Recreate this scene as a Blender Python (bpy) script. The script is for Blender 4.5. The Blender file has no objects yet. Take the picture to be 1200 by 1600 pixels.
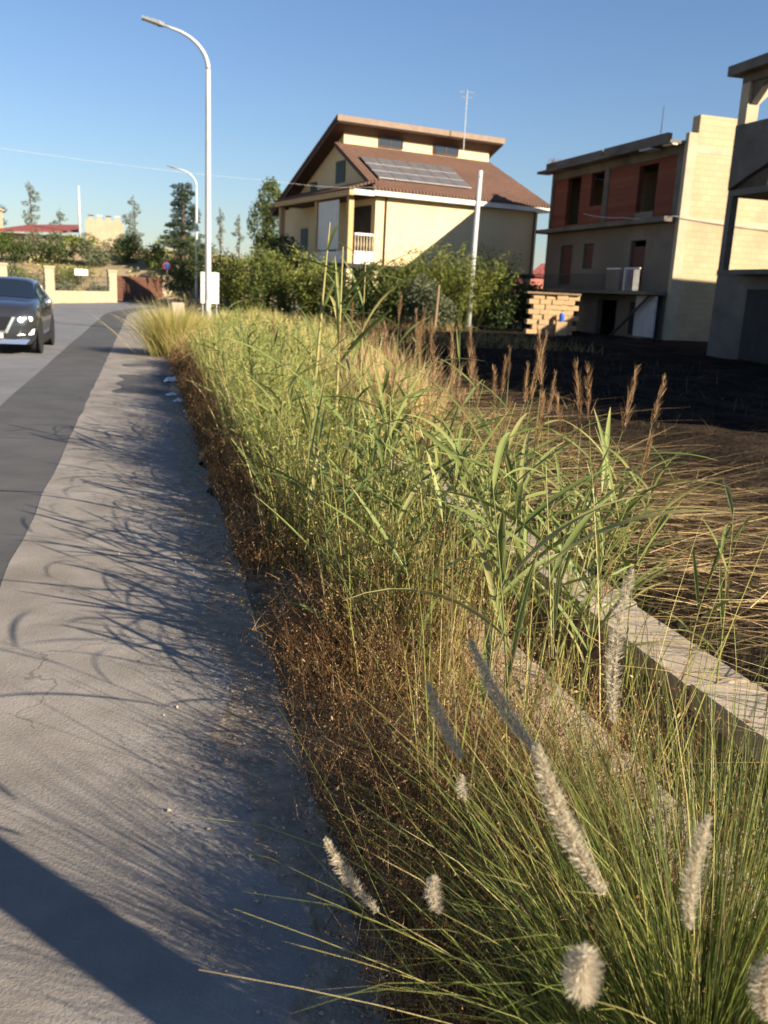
import bpy, bmesh, math, random
import numpy as np
from mathutils import Vector, Matrix, Euler, noise as mnoise

# ------------------------------------------------------------------ camera, sky, sun, exposure
S = bpy.context.scene
C = S.collection
R = math.radians
CAM_H, F_PX, PITCH, ROLL = 1.7, 1400.0, math.atan(345 / 1400.0), R(2.8)
cam_d = bpy.data.cameras.new('camera')
cam = bpy.data.objects.new('camera', cam_d)
C.objects.link(cam)
cam_d.sensor_fit = 'VERTICAL'
cam_d.sensor_height = 36.0
cam_d.lens = F_PX / 1600.0 * 36.0
cam_d.clip_start = 0.05
cam_d.clip_end = 3000
cam.location = (0, 0, CAM_H)
fwd = Vector((0, math.cos(PITCH), -math.sin(PITCH)))
up0 = Vector((0, math.sin(PITCH), math.cos(PITCH)))
rt0 = Vector((1, 0, 0))
upv = up0 * math.cos(ROLL) - rt0 * math.sin(ROLL)
rtv = rt0 * math.cos(ROLL) + up0 * math.sin(ROLL)
M = Matrix((rtv, upv, -fwd)).transposed()
cam.rotation_euler = M.to_euler()
cam_d.dof.use_dof = True
cam_d.dof.focus_distance = 2.6
cam_d.dof.aperture_fstop = 5.0
S.camera = cam

SUN_AZ, SUN_EL = R(125), R(25.5)            # clockwise from +Y
w = bpy.data.worlds.new('World')
S.world = w
w.use_nodes = True
nt = w.node_tree
bgn = nt.nodes.get('Background') or nt.nodes.new('ShaderNodeBackground')
sky = nt.nodes.new('ShaderNodeTexSky')
sky.sky_type = 'NISHITA'
sky.sun_disc = False
sky.sun_elevation = SUN_EL
sky.sun_rotation = SUN_AZ
sky.air_density = 1.25
sky.dust_density = 0.3
sky.ozone_density = 3.0
tin = nt.nodes.new('ShaderNodeMix')
tin.data_type = 'RGBA'; tin.blend_type = 'MULTIPLY'
tin.inputs['Factor'].default_value = 1.0
tin.inputs['B'].default_value = (0.73, 0.81, 1.0, 1)
nt.links.new(sky.outputs[0], tin.inputs['A'])
nt.links.new(tin.outputs['Result'], bgn.inputs[0])
bgn.inputs[1].default_value = 0.056
out = nt.nodes.get('World Output') or nt.nodes.new('ShaderNodeOutputWorld')
nt.links.new(bgn.outputs[0], out.inputs[0])
sl = bpy.data.lights.new('sun', 'SUN')
sl.energy = 5.0
sl.angle = R(0.53)
sl.color = (1.0, 0.88, 0.70)
so = bpy.data.objects.new('sun', sl)
C.objects.link(so)
to_sun = Vector((math.sin(SUN_AZ) * math.cos(SUN_EL), math.cos(SUN_AZ) * math.cos(SUN_EL), math.sin(SUN_EL)))
so.rotation_euler = to_sun.to_track_quat('Z', 'Y').to_euler()
so.location = (30, -20, 40)
S.view_settings.view_transform = 'Standard'
S.view_settings.look = 'None'
S.view_settings.gamma = 1
S.view_settings.use_curve_mapping = False
S.view_settings.exposure = 1.28
S.render.engine = 'CYCLES'
S.cycles.max_bounces = 6
S.cycles.diffuse_bounces = 3
S.cycles.transmission_bounces = 4
S.cycles.transparent_max_bounces = 8

rnd = random.Random(7)
rng = np.random.default_rng(11)

# ------------------------------------------------------------------ frames of reference
RA = R(15.2)                                   # the road runs 15.2 degrees left of +Y
EV = (-math.sin(RA), math.cos(RA))
NV = (math.cos(RA), math.sin(RA))


def rd(s, r):                                  # along the road, to the right of it -> x, y
    return (s * EV[0] + r * NV[0], s * EV[1] + r * NV[1])


def path(s, r, s0=44.0, RC=60.0):              # the same, bending right beyond s0
    if s > s0:
        th = (s - s0) / RC
        s, r = s0 + (RC - r) * math.sin(th), RC - (RC - r) * math.cos(th)
    return rd(s, r)


def pt(u, v, dist):                            # a point seen at pixel u, v of the photograph, so far away
    x, y = (u - 600) / F_PX, -(v - 800) / F_PX
    d = (rtv * x + upv * y + fwd).normalized()
    return Vector((0, 0, CAM_H)) + d * dist


# ------------------------------------------------------------------ object helpers
def tag(o, label=None, cat=None, group=None, kind=None):
    if label: o['label'] = label
    if cat: o['category'] = cat
    if group: o['group'] = group
    if kind: o['kind'] = kind
    return o


def thing(name, label, cat, loc=(0, 0, 0), rz=0.0, group=None):
    o = bpy.data.objects.new(name, None)
    o.empty_display_size = 0.2
    C.objects.link(o)
    o.location = loc
    o.rotation_euler = (0, 0, rz)
    return tag(o, label, cat, group)


class MB:
    def __init__(s):
        s.v = []; s.f = []

    def add(s, vs, fs):
        b = len(s.v)
        s.v += [tuple(p) for p in vs]
        s.f += [tuple(i + b for i in f) for f in fs]
        return s

    def box(s, x0, x1, y0, y1, z0, z1):
        return s.add([(x0, y0, z0), (x1, y0, z0), (x1, y1, z0), (x0, y1, z0), (x0, y0, z1), (x1, y0, z1), (x1, y1, z1), (x0, y1, z1)],
                     [(3, 2, 1, 0), (4, 5, 6, 7), (0, 1, 5, 4), (1, 2, 6, 5), (2, 3, 7, 6), (3, 0, 4, 7)])

    def prism(s, poly, vec):                   # extrude a polygon (3D points) along vec
        n = len(poly)
        a = [Vector(p) for p in poly]
        b = [p + Vector(vec) for p in a]
        return s.add(a + b, [tuple(range(n))[::-1], tuple(range(n, 2 * n))] + [(i, (i + 1) % n, n + (i + 1) % n, n + i) for i in range(n)])

    def tube(s, pts, rad, n=8, caps=True):
        pts = [Vector(p) for p in pts]
        rad = rad if hasattr(rad, '__len__') else [rad] * len(pts)
        vs = []; fs = []
        ref = None
        for i, p in enumerate(pts):
            t = (pts[min(i + 1, len(pts) - 1)] - pts[max(i - 1, 0)]).normalized()
            if ref is None:
                ref = Vector((1, 0, 0)) if abs(t.x) < .8 else Vector((0, 1, 0))
            a = (ref - t * ref.dot(t)).normalized()
            b = t.cross(a)
            ref = a
            for k in range(n):
                q = 2 * math.pi * k / n
                vs.append(p + (a * math.cos(q) + b * math.sin(q)) * rad[i])
        for i in range(len(pts) - 1):
            for k in range(n):
                k2 = (k + 1) % n
                fs.append((i * n + k, i * n + k2, (i + 1) * n + k2, (i + 1) * n + k))
        if caps:
            fs.append(tuple(range(n))[::-1])
            fs.append(tuple(range((len(pts) - 1) * n, len(pts) * n)))
        return s.add(vs, fs)

    def lathe(s, prof, n=16, axis='z', c=(0, 0, 0)):     # prof: (radius, height)
        vs = []; fs = []
        for r_, h in prof:
            for k in range(n):
                q = 2 * math.pi * k / n
                p = (r_ * math.cos(q), r_ * math.sin(q), h)
                if axis == 'x': p = (h, r_ * math.cos(q), r_ * math.sin(q))
                vs.append((p[0] + c[0], p[1] + c[1], p[2] + c[2]))
        for i in range(len(prof) - 1):
            for k in range(n):
                k2 = (k + 1) % n
                fs.append((i * n + k, i * n + k2, (i + 1) * n + k2, (i + 1) * n + k))
        fs.append(tuple(range(n))[::-1]); fs.append(tuple(range((len(prof) - 1) * n, len(prof) * n)))
        return s.add(vs, fs)

    def build(s, name, m, parent=None, loc=None, rz=None, bevel=0.0, smooth=False):
        me = bpy.data.meshes.new(name)
        me.from_pydata(s.v, [], s.f)
        bm = bmesh.new(); bm.from_mesh(me)
        bmesh.ops.recalc_face_normals(bm, faces=bm.faces)
        if bevel > 0:
            bmesh.ops.bevel(bm, geom=list(bm.edges), offset=bevel, segments=1, affect='EDGES', clamp_overlap=True)
        bm.to_mesh(me); bm.free()
        me.materials.append(m)
        if smooth:
            me.polygons.foreach_set('use_smooth', [True] * len(me.polygons))
        o = bpy.data.objects.new(name, me)
        C.objects.link(o)
        if parent: o.parent = parent
        if loc: o.location = loc
        if rz is not None: o.rotation_euler = (0, 0, rz)
        return o


def mesh_arrays(name, V, Fq, tint, m, smooth=True):
    """V (n,3), Fq (m,k) of one polygon size, tint (n,) kept as the attribute 'tint' (each blade its own hue)."""
    me = bpy.data.meshes.new(name)
    k = Fq.shape[1]
    me.vertices.add(len(V)); me.loops.add(Fq.size); me.polygons.add(len(Fq))
    me.vertices.foreach_set('co', np.ascontiguousarray(V, dtype=np.float32).ravel())
    me.loops.foreach_set('vertex_index', Fq.astype(np.int32).ravel())
    me.polygons.foreach_set('loop_start', np.arange(0, Fq.size, k, dtype=np.int32))
    me.polygons.foreach_set('loop_total', np.full(len(Fq), k, dtype=np.int32))
    if smooth:
        me.polygons.foreach_set('use_smooth', np.ones(len(Fq), dtype=bool))
    at = me.attributes.new('tint', 'FLOAT', 'POINT')
    at.data.foreach_set('value', np.ascontiguousarray(tint, dtype=np.float32))
    me.update(calc_edges=True)
    me.materials.append(m)
    return me


def link(name, me, parent=None, loc=None):
    o = bpy.data.objects.new(name, me)
    C.objects.link(o)
    if parent: o.parent = parent
    if loc: o.location = loc
    return o


# ------------------------------------------------------------------ materials
def N(nt, t, **kw):
    n = nt.nodes.new(t)
    for k, v in kw.items():
        setattr(n, k, v)
    return n


def mat(name, c1, c2=None, scale=3.0, detail=6.0, rough=.8, bump=0.0, bscale=40.0, c3=None, scale3=.4, amt3=.5, metal=0.0, spec=.3,
        stretch=None, lo=.35, hi=.65, bdist=.01):
    m = bpy.data.materials.new(name); m.use_nodes = True
    t = m.node_tree; b = t.nodes['Principled BSDF']; L = t.links.new
    b.inputs['Roughness'].default_value = rough
    b.inputs['Metallic'].default_value = metal
    b.inputs['Specular IOR Level'].default_value = spec
    b.inputs['Base Color'].default_value = (*c1, 1)
    if c2 is None and not bump:
        return m
    tc = N(t, 'ShaderNodeTexCoord'); src = tc.outputs['Object']
    if stretch:
        mp = N(t, 'ShaderNodeMapping'); mp.inputs['Scale'].default_value = stretch
        L(src, mp.inputs[0]); src = mp.outputs[0]
    if c2 is not None:
        n = N(t, 'ShaderNodeTexNoise'); n.inputs['Scale'].default_value = scale; n.inputs['Detail'].default_value = detail
        n.inputs['Roughness'].default_value = .65
        L(src, n.inputs['Vector'])
        rp = N(t, 'ShaderNodeValToRGB')
        rp.color_ramp.elements[0].position = lo; rp.color_ramp.elements[0].color = (*c1, 1)
        rp.color_ramp.elements[1].position = hi; rp.color_ramp.elements[1].color = (*c2, 1)
        L(n.outputs[0], rp.inputs[0])
        col = rp.outputs[0]
        if c3 is not None:
            n3 = N(t, 'ShaderNodeTexNoise'); n3.inputs['Scale'].default_value = scale3; n3.inputs['Detail'].default_value = 5
            L(src, n3.inputs['Vector'])
            r3 = N(t, 'ShaderNodeValToRGB'); r3.color_ramp.elements[0].position = .45; r3.color_ramp.elements[1].position = .7
            L(n3.outputs[0], r3.inputs[0])
            mu = N(t, 'ShaderNodeMath', operation='MULTIPLY'); mu.inputs[1].default_value = amt3
            L(r3.outputs[0], mu.inputs[0])
            mx = N(t, 'ShaderNodeMix', data_type='RGBA'); L(mu.outputs[0], mx.inputs['Factor'])
            L(col, mx.inputs['A']); mx.inputs['B'].default_value = (*c3, 1)
            col = mx.outputs['Result']
        L(col, b.inputs['Base Color'])
    if bump:
        nb = N(t, 'ShaderNodeTexNoise'); nb.inputs['Scale'].default_value = bscale; nb.inputs['Detail'].default_value = 5
        L(src, nb.inputs['Vector'])
        bp = N(t, 'ShaderNodeBump'); bp.inputs['Strength'].default_value = bump; bp.inputs['Distance'].default_value = bdist
        L(nb.outputs[0], bp.inputs['Height']); L(bp.outputs[0], b.inputs['Normal'])
    return m


def masonry(name, c1, c2, mortar, bw, bh, msize=.012, rough=.9, rot=(R(90), 0, 0), stain=(.2, .16, .12), amt=.35, bump=.5, stscale=.5):
    """courses of blocks: colour varies per block, joints recessed by bump; far walls only."""
    m = bpy.data.materials.new(name); m.use_nodes = True
    t = m.node_tree; b = t.nodes['Principled BSDF']; L = t.links.new
    b.inputs['Roughness'].default_value = rough; b.inputs['Specular IOR Level'].default_value = .15
    tc = N(t, 'ShaderNodeTexCoord'); mp = N(t, 'ShaderNodeMapping'); mp.inputs['Rotation'].default_value = rot
    L(tc.outputs['Object'], mp.inputs[0])
    br = N(t, 'ShaderNodeTexBrick')
    br.inputs['Scale'].default_value = 1.0; br.inputs['Brick Width'].default_value = bw; br.inputs['Row Height'].default_value = bh
    br.inputs['Mortar Size'].default_value = msize; br.inputs['Color1'].default_value = (*c1, 1); br.inputs['Color2'].default_value = (*c2, 1)
    br.inputs['Mortar'].default_value = (*mortar, 1); br.inputs['Mortar Smooth'].default_value = .3
    L(mp.outputs[0], br.inputs['Vector'])
    n = N(t, 'ShaderNodeTexNoise'); n.inputs['Scale'].default_value = stscale; n.inputs['Detail'].default_value = 8
    L(tc.outputs['Object'], n.inputs['Vector'])
    rp = N(t, 'ShaderNodeValToRGB'); rp.color_ramp.elements[0].position = .48; rp.color_ramp.elements[1].position = .75
    L(n.outputs[0], rp.inputs[0])
    mu = N(t, 'ShaderNodeMath', operation='MULTIPLY'); mu.inputs[1].default_value = amt; L(rp.outputs[0], mu.inputs[0])
    mx = N(t, 'ShaderNodeMix', data_type='RGBA'); L(mu.outputs[0], mx.inputs['Factor']); L(br.outputs[0], mx.inputs['A'])
    mx.inputs['B'].default_value = (*stain, 1)
    L(mx.outputs['Result'], b.inputs['Base Color'])
    n2 = N(t, 'ShaderNodeTexNoise'); n2.inputs['Scale'].default_value = 14; n2.inputs['Detail'].default_value = 4
    L(tc.outputs['Object'], n2.inputs['Vector'])
    ad = N(t, 'ShaderNodeMath', operation='MULTIPLY_ADD'); L(n2.outputs[0], ad.inputs[0]); ad.inputs[1].default_value = .5
    inv = N(t, 'ShaderNodeMath', operation='SUBTRACT'); inv.inputs[0].default_value = 1; L(br.outputs['Fac'], inv.inputs[1]); L(inv.outputs[0], ad.inputs[2])
    bp = N(t, 'ShaderNodeBump'); bp.inputs['Strength'].default_value = bump; bp.inputs['Distance'].default_value = .02
    L(ad.outputs[0], bp.inputs['Height']); L(bp.outputs[0], b.inputs['Normal'])
    return m


def leafmat(name, stops, trans=.35, rough=.55, spec=.25, blotch=None):
    """colour from the per-blade 'tint' attribute, plus a little light through the blade."""
    m = bpy.data.materials.new(name); m.use_nodes = True
    t = m.node_tree; b = t.nodes['Principled BSDF']; L = t.links.new
    b.inputs['Roughness'].default_value = rough; b.inputs['Specular IOR Level'].default_value = spec
    a = N(t, 'ShaderNodeAttribute', attribute_name='tint')
    oi = N(t, 'ShaderNodeObjectInfo')
    ad = N(t, 'ShaderNodeMath', operation='MULTIPLY_ADD'); L(oi.outputs['Random'], ad.inputs[0]); ad.inputs[1].default_value = .16
    sb = N(t, 'ShaderNodeMath', operation='SUBTRACT'); L(a.outputs['Fac'], sb.inputs[0]); sb.inputs[1].default_value = .08
    L(sb.outputs[0], ad.inputs[2])
    rp = N(t, 'ShaderNodeValToRGB')
    els = rp.color_ramp.elements
    els[0].position = stops[0][0]; els[0].color = (*stops[0][1], 1)
    els[1].position = stops[-1][0]; els[1].color = (*stops[-1][1], 1)
    for p, c in stops[1:-1]:
        e = els.new(p); e.color = (*c, 1)
    L(ad.outputs[0], rp.inputs[0])
    L(rp.outputs[0], b.inputs['Base Color'])
    tr = N(t, 'ShaderNodeBsdfTranslucent'); L(rp.outputs[0], tr.inputs[0])
    mx = N(t, 'ShaderNodeMixShader'); mx.inputs[0].default_value = trans
    L(b.outputs[0], mx.inputs[1]); L(tr.outputs[0], mx.inputs[2])
    L(mx.outputs[0], t.nodes['Material Output'].inputs[0])
    return m


def glassy(name, c, rough=.08, spec=.6):
    return mat(name, c, rough=rough, spec=spec)


def emit(name, c, st):
    m = mat(name, c, rough=.2)
    b = m.node_tree.nodes['Principled BSDF']
    b.inputs['Emission Color'].default_value = (*c, 1); b.inputs['Emission Strength'].default_value = st
    return m


MT = {}
MT['asphalt'] = mat('asphalt', (.15, .15, .155), (.195, .192, .19), scale=1.1, rough=.85, bump=.5, bscale=130, c3=(.12, .12, .125), scale3=.25, amt3=.6, bdist=.004)
MT['patch'] = mat('dark_asphalt', (.062, .061, .061), (.088, .085, .083), scale=2.0, rough=.85, bump=.5, bscale=150, bdist=.004, c3=(.12, .115, .11), scale3=.4, amt3=.4)
MT['pave'] = mat('worn_pavement', (.20, .178, .155), (.29, .26, .228), scale=2.2, detail=9, rough=.92, bump=.8, bscale=90, c3=(.15, .128, .105), scale3=1.3, amt3=.55, bdist=.005, spec=.15)
MT['pave2'] = mat('worn_pavement_edge', (.20, .168, .133), (.30, .255, .205), scale=3.1, detail=9, rough=.92, bump=.9, bscale=70, c3=(.16, .14, .122), scale3=1.7, amt3=.6, bdist=.006, spec=.15)
MT['dirt'] = mat('sandy_dirt', (.20, .155, .11), (.33, .265, .195), scale=14, detail=9, rough=.95, bump=1, bscale=60, spec=.1)
MT['soil'] = mat('verge_soil', (.09, .065, .042), (.19, .145, .10), scale=9, detail=8, rough=.95, bump=1, bscale=50, spec=.1)
MT['land'] = mat('dry_land', (.20, .15, .09), (.30, .235, .15), scale=.8, detail=8, rough=.95, bump=.6, bscale=12, c3=(.14, .13, .06), scale3=.09, amt3=.7, spec=.1)
MT['burnt'] = mat('burnt_soil', (.012, .0095, .0075), (.036, .027, .02), scale=4, detail=9, rough=.95, bump=1, bscale=16, c3=(.07, .05, .034), scale3=.9, amt3=.5, bdist=.05, spec=0.0)
MT['hill'] = mat('hill_soil', (.26, .19, .11), (.40, .30, .19), scale=.5, detail=9, rough=.95, bump=.5, bscale=4, c3=(.12, .12, .05), scale3=.15, amt3=.8, spec=.1)
MT['concrete'] = mat('channel_concrete', (.36, .295, .225), (.44, .365, .285), scale=4, detail=9, rough=.9, bump=.35, bscale=45, c3=(.25, .20, .15), scale3=2.0, amt3=.4, spec=.15, bdist=.006)
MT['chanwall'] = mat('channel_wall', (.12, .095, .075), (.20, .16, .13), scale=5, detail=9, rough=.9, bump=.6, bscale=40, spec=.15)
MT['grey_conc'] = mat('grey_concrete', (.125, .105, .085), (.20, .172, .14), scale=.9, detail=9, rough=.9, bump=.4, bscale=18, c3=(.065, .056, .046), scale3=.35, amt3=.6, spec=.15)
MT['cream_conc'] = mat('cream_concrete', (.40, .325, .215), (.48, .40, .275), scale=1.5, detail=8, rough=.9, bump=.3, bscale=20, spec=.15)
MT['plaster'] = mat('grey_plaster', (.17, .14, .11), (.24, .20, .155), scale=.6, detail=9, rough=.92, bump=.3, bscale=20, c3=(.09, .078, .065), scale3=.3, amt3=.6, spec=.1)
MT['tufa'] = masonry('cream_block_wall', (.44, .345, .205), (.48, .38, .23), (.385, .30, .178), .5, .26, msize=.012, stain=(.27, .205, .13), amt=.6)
MT['terracotta'] = masonry('terracotta_infill', (.17, .052, .032), (.225, .08, .047), (.11, .06, .045), .28, .25, rot=(R(90), 0, R(90)), stain=(.14, .045, .03), amt=.6)
MT['cream'] = mat('cream_render', (.62, .48, .27), (.68, .535, .315), scale=.5, detail=6, rough=.85, bump=.1, bscale=40, c3=(.54, .41, .23), scale3=.4, amt3=.4, spec=.2)
MT['shaded_cream'] = mat('shaded_cream_render', (.47, .32, .15), (.52, .36, .175), scale=.5, rough=.85, spec=.2, bump=.1)  # darker copy of the cream render, shade put into the colour
MT['white'] = mat('white_paint', (.70, .67, .60), (.62, .585, .51), scale=2, rough=.6, bump=.05)
MT['brown_wood'] = mat('dark_brown_wood', (.055, .028, .018), (.085, .042, .026), scale=3, rough=.7, bump=.2, stretch=(1, 8, 1))
MT['hole'] = mat('dark_interior', (.03, .026, .022), (.05, .042, .036), scale=1, rough=.9)  # near-black colour stands in for the shade inside openings
MT['win'] = glassy('window_glass', (.02, .03, .045), .2, .3)
MT['shutter'] = mat('green_shutter', (.03, .05, .045), (.045, .07, .06), scale=3, rough=.6, stretch=(1, 1, 14))
MT['redbrown'] = mat('red_brown_door', (.075, .028, .02), (.11, .042, .028), scale=4, rough=.7)
MT['galv'] = mat('galvanised_steel', (.50, .49, .46), (.58, .57, .54), scale=3, rough=.5, metal=.25, bump=.05)
MT['polegrey'] = mat('grey_pole', (.44, .43, .41), (.52, .51, .48), scale=3, rough=.7, bump=.15)
MT['lamp_head'] = mat('lamp_head_paint', (.16, .175, .185), (.20, .21, .22), scale=5, rough=.5)
MT['dark_metal'] = mat('dark_metal', (.05, .05, .05), (.08, .075, .07), scale=6, rough=.5)
MT['pillar'] = mat('cream_pillar', (.40, .31, .20), (.48, .385, .26), scale=2, rough=.9, bump=.3, c3=(.30, .235, .15), scale3=1, amt3=.4)
MT['rust'] = mat('red_brown_gate_paint', (.10, .043, .027), (.14, .062, .04), scale=3, rough=.7, bump=.1)
MT['red_roof'] = mat('red_roof_tiles', (.20, .052, .045), (.27, .08, .065), scale=4, rough=.85, bump=.4, bscale=10)
MT['pink'] = mat('pink_render', (.62, .22, .18), (.70, .28, .22), scale=1, rough=.9)
MT['litter'] = mat('white_plastic', (.78, .78, .76), (.7, .7, .68), scale=9, rough=.4, bump=.4)
MT['blue'] = mat('blue_plastic', (.03, .10, .42), (.04, .14, .5), scale=4, rough=.4)
MT['stone'] = mat('sandstone_block', (.42, .275, .14), (.56, .39, .21), scale=3, rough=.92, bump=.5, bscale=18, c3=(.28, .18, .09), scale3=1.3, amt3=.6)
MT['bark'] = mat('bark', (.09, .06, .04), (.16, .115, .08), scale=9, rough=.95, bump=.8, bscale=20, stretch=(1, 1, .25))
MT['wood'] = mat('weathered_wood', (.20, .13, .075), (.30, .2, .12), scale=6, rough=.9, bump=.4, stretch=(1, 1, .2))
MT['sign_blue'] = mat('sign_blue', (.05, .12, .4), rough=.4)
MT['sign_red'] = mat('sign_red', (.5, .03, .03), rough=.4)


def add_cracks(m, scale, width, amt):
    t = m.node_tree; b = t.nodes['Principled BSDF']; L = t.links.new
    src = b.inputs['Base Color'].links[0].from_socket
    tc = N(t, 'ShaderNodeTexCoord'); n = N(t, 'ShaderNodeTexNoise'); n.inputs['Scale'].default_value = 3.5; n.inputs['Detail'].default_value = 6
    L(tc.outputs['Object'], n.inputs['Vector'])
    vm = N(t, 'ShaderNodeVectorMath', operation='MULTIPLY_ADD'); L(n.outputs['Color'], vm.inputs[0]); vm.inputs[1].default_value = (.35, .35, .35); L(tc.outputs['Object'], vm.inputs[2])
    v = N(t, 'ShaderNodeTexVoronoi', feature='DISTANCE_TO_EDGE'); v.inputs['Scale'].default_value = scale
    L(vm.outputs[0], v.inputs['Vector'])
    lt = N(t, 'ShaderNodeMath', operation='LESS_THAN'); L(v.outputs['Distance'], lt.inputs[0]); lt.inputs[1].default_value = width
    n2 = N(t, 'ShaderNodeTexNoise'); n2.inputs['Scale'].default_value = .7; L(tc.outputs['Object'], n2.inputs['Vector'])
    g2 = N(t, 'ShaderNodeMath', operation='GREATER_THAN'); L(n2.outputs[0], g2.inputs[0]); g2.inputs[1].default_value = .52
    mu = N(t, 'ShaderNodeMath', operation='MULTIPLY'); L(lt.outputs[0], mu.inputs[0]); L(g2.outputs[0], mu.inputs[1])
    m2 = N(t, 'ShaderNodeMath', operation='MULTIPLY'); L(mu.outputs[0], m2.inputs[0]); m2.inputs[1].default_value = amt
    mx = N(t, 'ShaderNodeMix', data_type='RGBA'); L(m2.outputs[0], mx.inputs['Factor']); L(src, mx.inputs['A']); mx.inputs['B'].default_value = (.05, .045, .04, 1)
    L(mx.outputs['Result'], b.inputs['Base Color'])


add_cracks(MT['pave'], .6, .003, .4)
add_cracks(MT['asphalt'], .4, .006, .6)


def roofmat():
    m = mat('brown_roof_tiles', (.135, .072, .05), (.19, .105, .074), scale=5, detail=7, rough=.85, c3=(.10, .064, .05), scale3=.5, amt3=.5, spec=.2)
    t = m.node_tree; b = t.nodes['Principled BSDF']; L = t.links.new
    tc = N(t, 'ShaderNodeTexCoord')
    wv = N(t, 'ShaderNodeTexWave', wave_type='BANDS', bands_direction='X'); wv.inputs['Scale'].default_value = 1.45
    w2 = N(t, 'ShaderNodeTexWave', wave_type='BANDS', bands_direction='Y', wave_profile='SAW'); w2.inputs['Scale'].default_value = 1.0
    L(tc.outputs['Object'], wv.inputs[0]); L(tc.outputs['Object'], w2.inputs[0])
    ad = N(t, 'ShaderNodeMath', operation='ADD'); L(wv.outputs['Fac'], ad.inputs[0]); L(w2.outputs['Fac'], ad.inputs[1])
    bp = N(t, 'ShaderNodeBump'); bp.inputs['Strength'].default_value = 1.0; bp.inputs['Distance'].default_value = .12
    L(ad.outputs[0], bp.inputs['Height']); L(bp.outputs[0], b.inputs['Normal'])
    return m


MT['roof'] = roofmat()
MT['solar'] = mat('solar_cell', (.10, .095, .10), (.13, .12, .12), scale=2, rough=.35, spec=.6)
MT['solar_frame'] = mat('solar_frame', (.24, .225, .215), rough=.4, metal=.6)

# vegetation
MT['reed'] = leafmat('reed_leaf', [(0, (.06, .09, .026)), (.4, (.145, .19, .055)), (.75, (.27, .30, .09)), (1, (.44, .38, .15))], trans=.35, spec=.35, rough=.45)
MT['reed_stem'] = leafmat('reed_stem', [(0, (.11, .14, .04)), (.5, (.24, .25, .08)), (1, (.40, .32, .13))], trans=.1)
MT['plume'] = leafmat('reed_plume', [(0, (.22, .11, .05)), (.5, (.36, .21, .10)), (1, (.50, .36, .20))], trans=.4, rough=.8)
MT['fgrass'] = leafmat('fountain_grass', [(0, (.06, .09, .02)), (.45, (.15, .185, .038)), (.75, (.30, .30, .07)), (.9, (.48, .39, .16)), (1, (.60, .49, .26))], trans=.3)
MT['ggrass'] = leafmat('green_grass', [(0, (.09, .13, .03)), (.35, (.22, .255, .06)), (.65, (.38, .365, .10)), (.85, (.52, .42, .15)), (1, (.62, .49, .23))], trans=.35)
MT['gleaf'] = leafmat('weed_leaf', [(0, (.10, .14, .035)), (.5, (.22, .27, .07)), (1, (.42, .40, .12))], trans=.35)
MT['brown'] = leafmat('dry_weed', [(0, (.045, .026, .015)), (.35, (.15, .078, .036)), (.7, (.31, .18, .078)), (1, (.52, .36, .18))], trans=.25, rough=.9, spec=.05)
MT['gold'] = leafmat('golden_dry_grass', [(0, (.18, .115, .045)), (.5, (.42, .30, .115)), (1, (.66, .52, .25))], trans=.3, rough=.75)
MT['straw'] = leafmat('burnt_straw', [(0, (.02, .015, .01)), (.3, (.08, .05, .025)), (.6, (.30, .20, .085)), (1, (.58, .43, .21))], trans=.15, rough=.7)
MT['head'] = leafmat('pale_bristle', [(0, (.42, .35, .23)), (.5, (.62, .54, .40)), (1, (.78, .71, .56))], trans=.5, rough=.8, spec=.1)
MT['tree_green'] = leafmat('tree_leaf', [(0, (.028, .045, .014)), (.5, (.055, .08, .022)), (1, (.10, .125, .035))], trans=.25)
MT['bush'] = leafmat('bush_leaf', [(0, (.045, .065, .016)), (.5, (.105, .135, .03)), (1, (.21, .225, .055))], trans=.3)
MT['oleander'] = leafmat('bright_bush_leaf', [(0, (.08, .105, .022)), (.5, (.175, .20, .04)), (1, (.31, .305, .07))], trans=.35)
MT['olive'] = leafmat('olive_leaf', [(0, (.07, .085, .045)), (.5, (.13, .145, .075)), (1, (.22, .22, .12))], trans=.2)
MT['pine'] = leafmat('pine_needle', [(0, (.018, .03, .016)), (.5, (.035, .055, .028)), (1, (.06, .08, .04))], trans=.1)
MT['hazed_tree'] = leafmat('hazed_tree_leaf', [(0, (.15, .18, .14)), (.5, (.21, .245, .195)), (1, (.28, .31, .25))], trans=.3)  # grey-green leaves paled further, distance haze put into the colour


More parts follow.
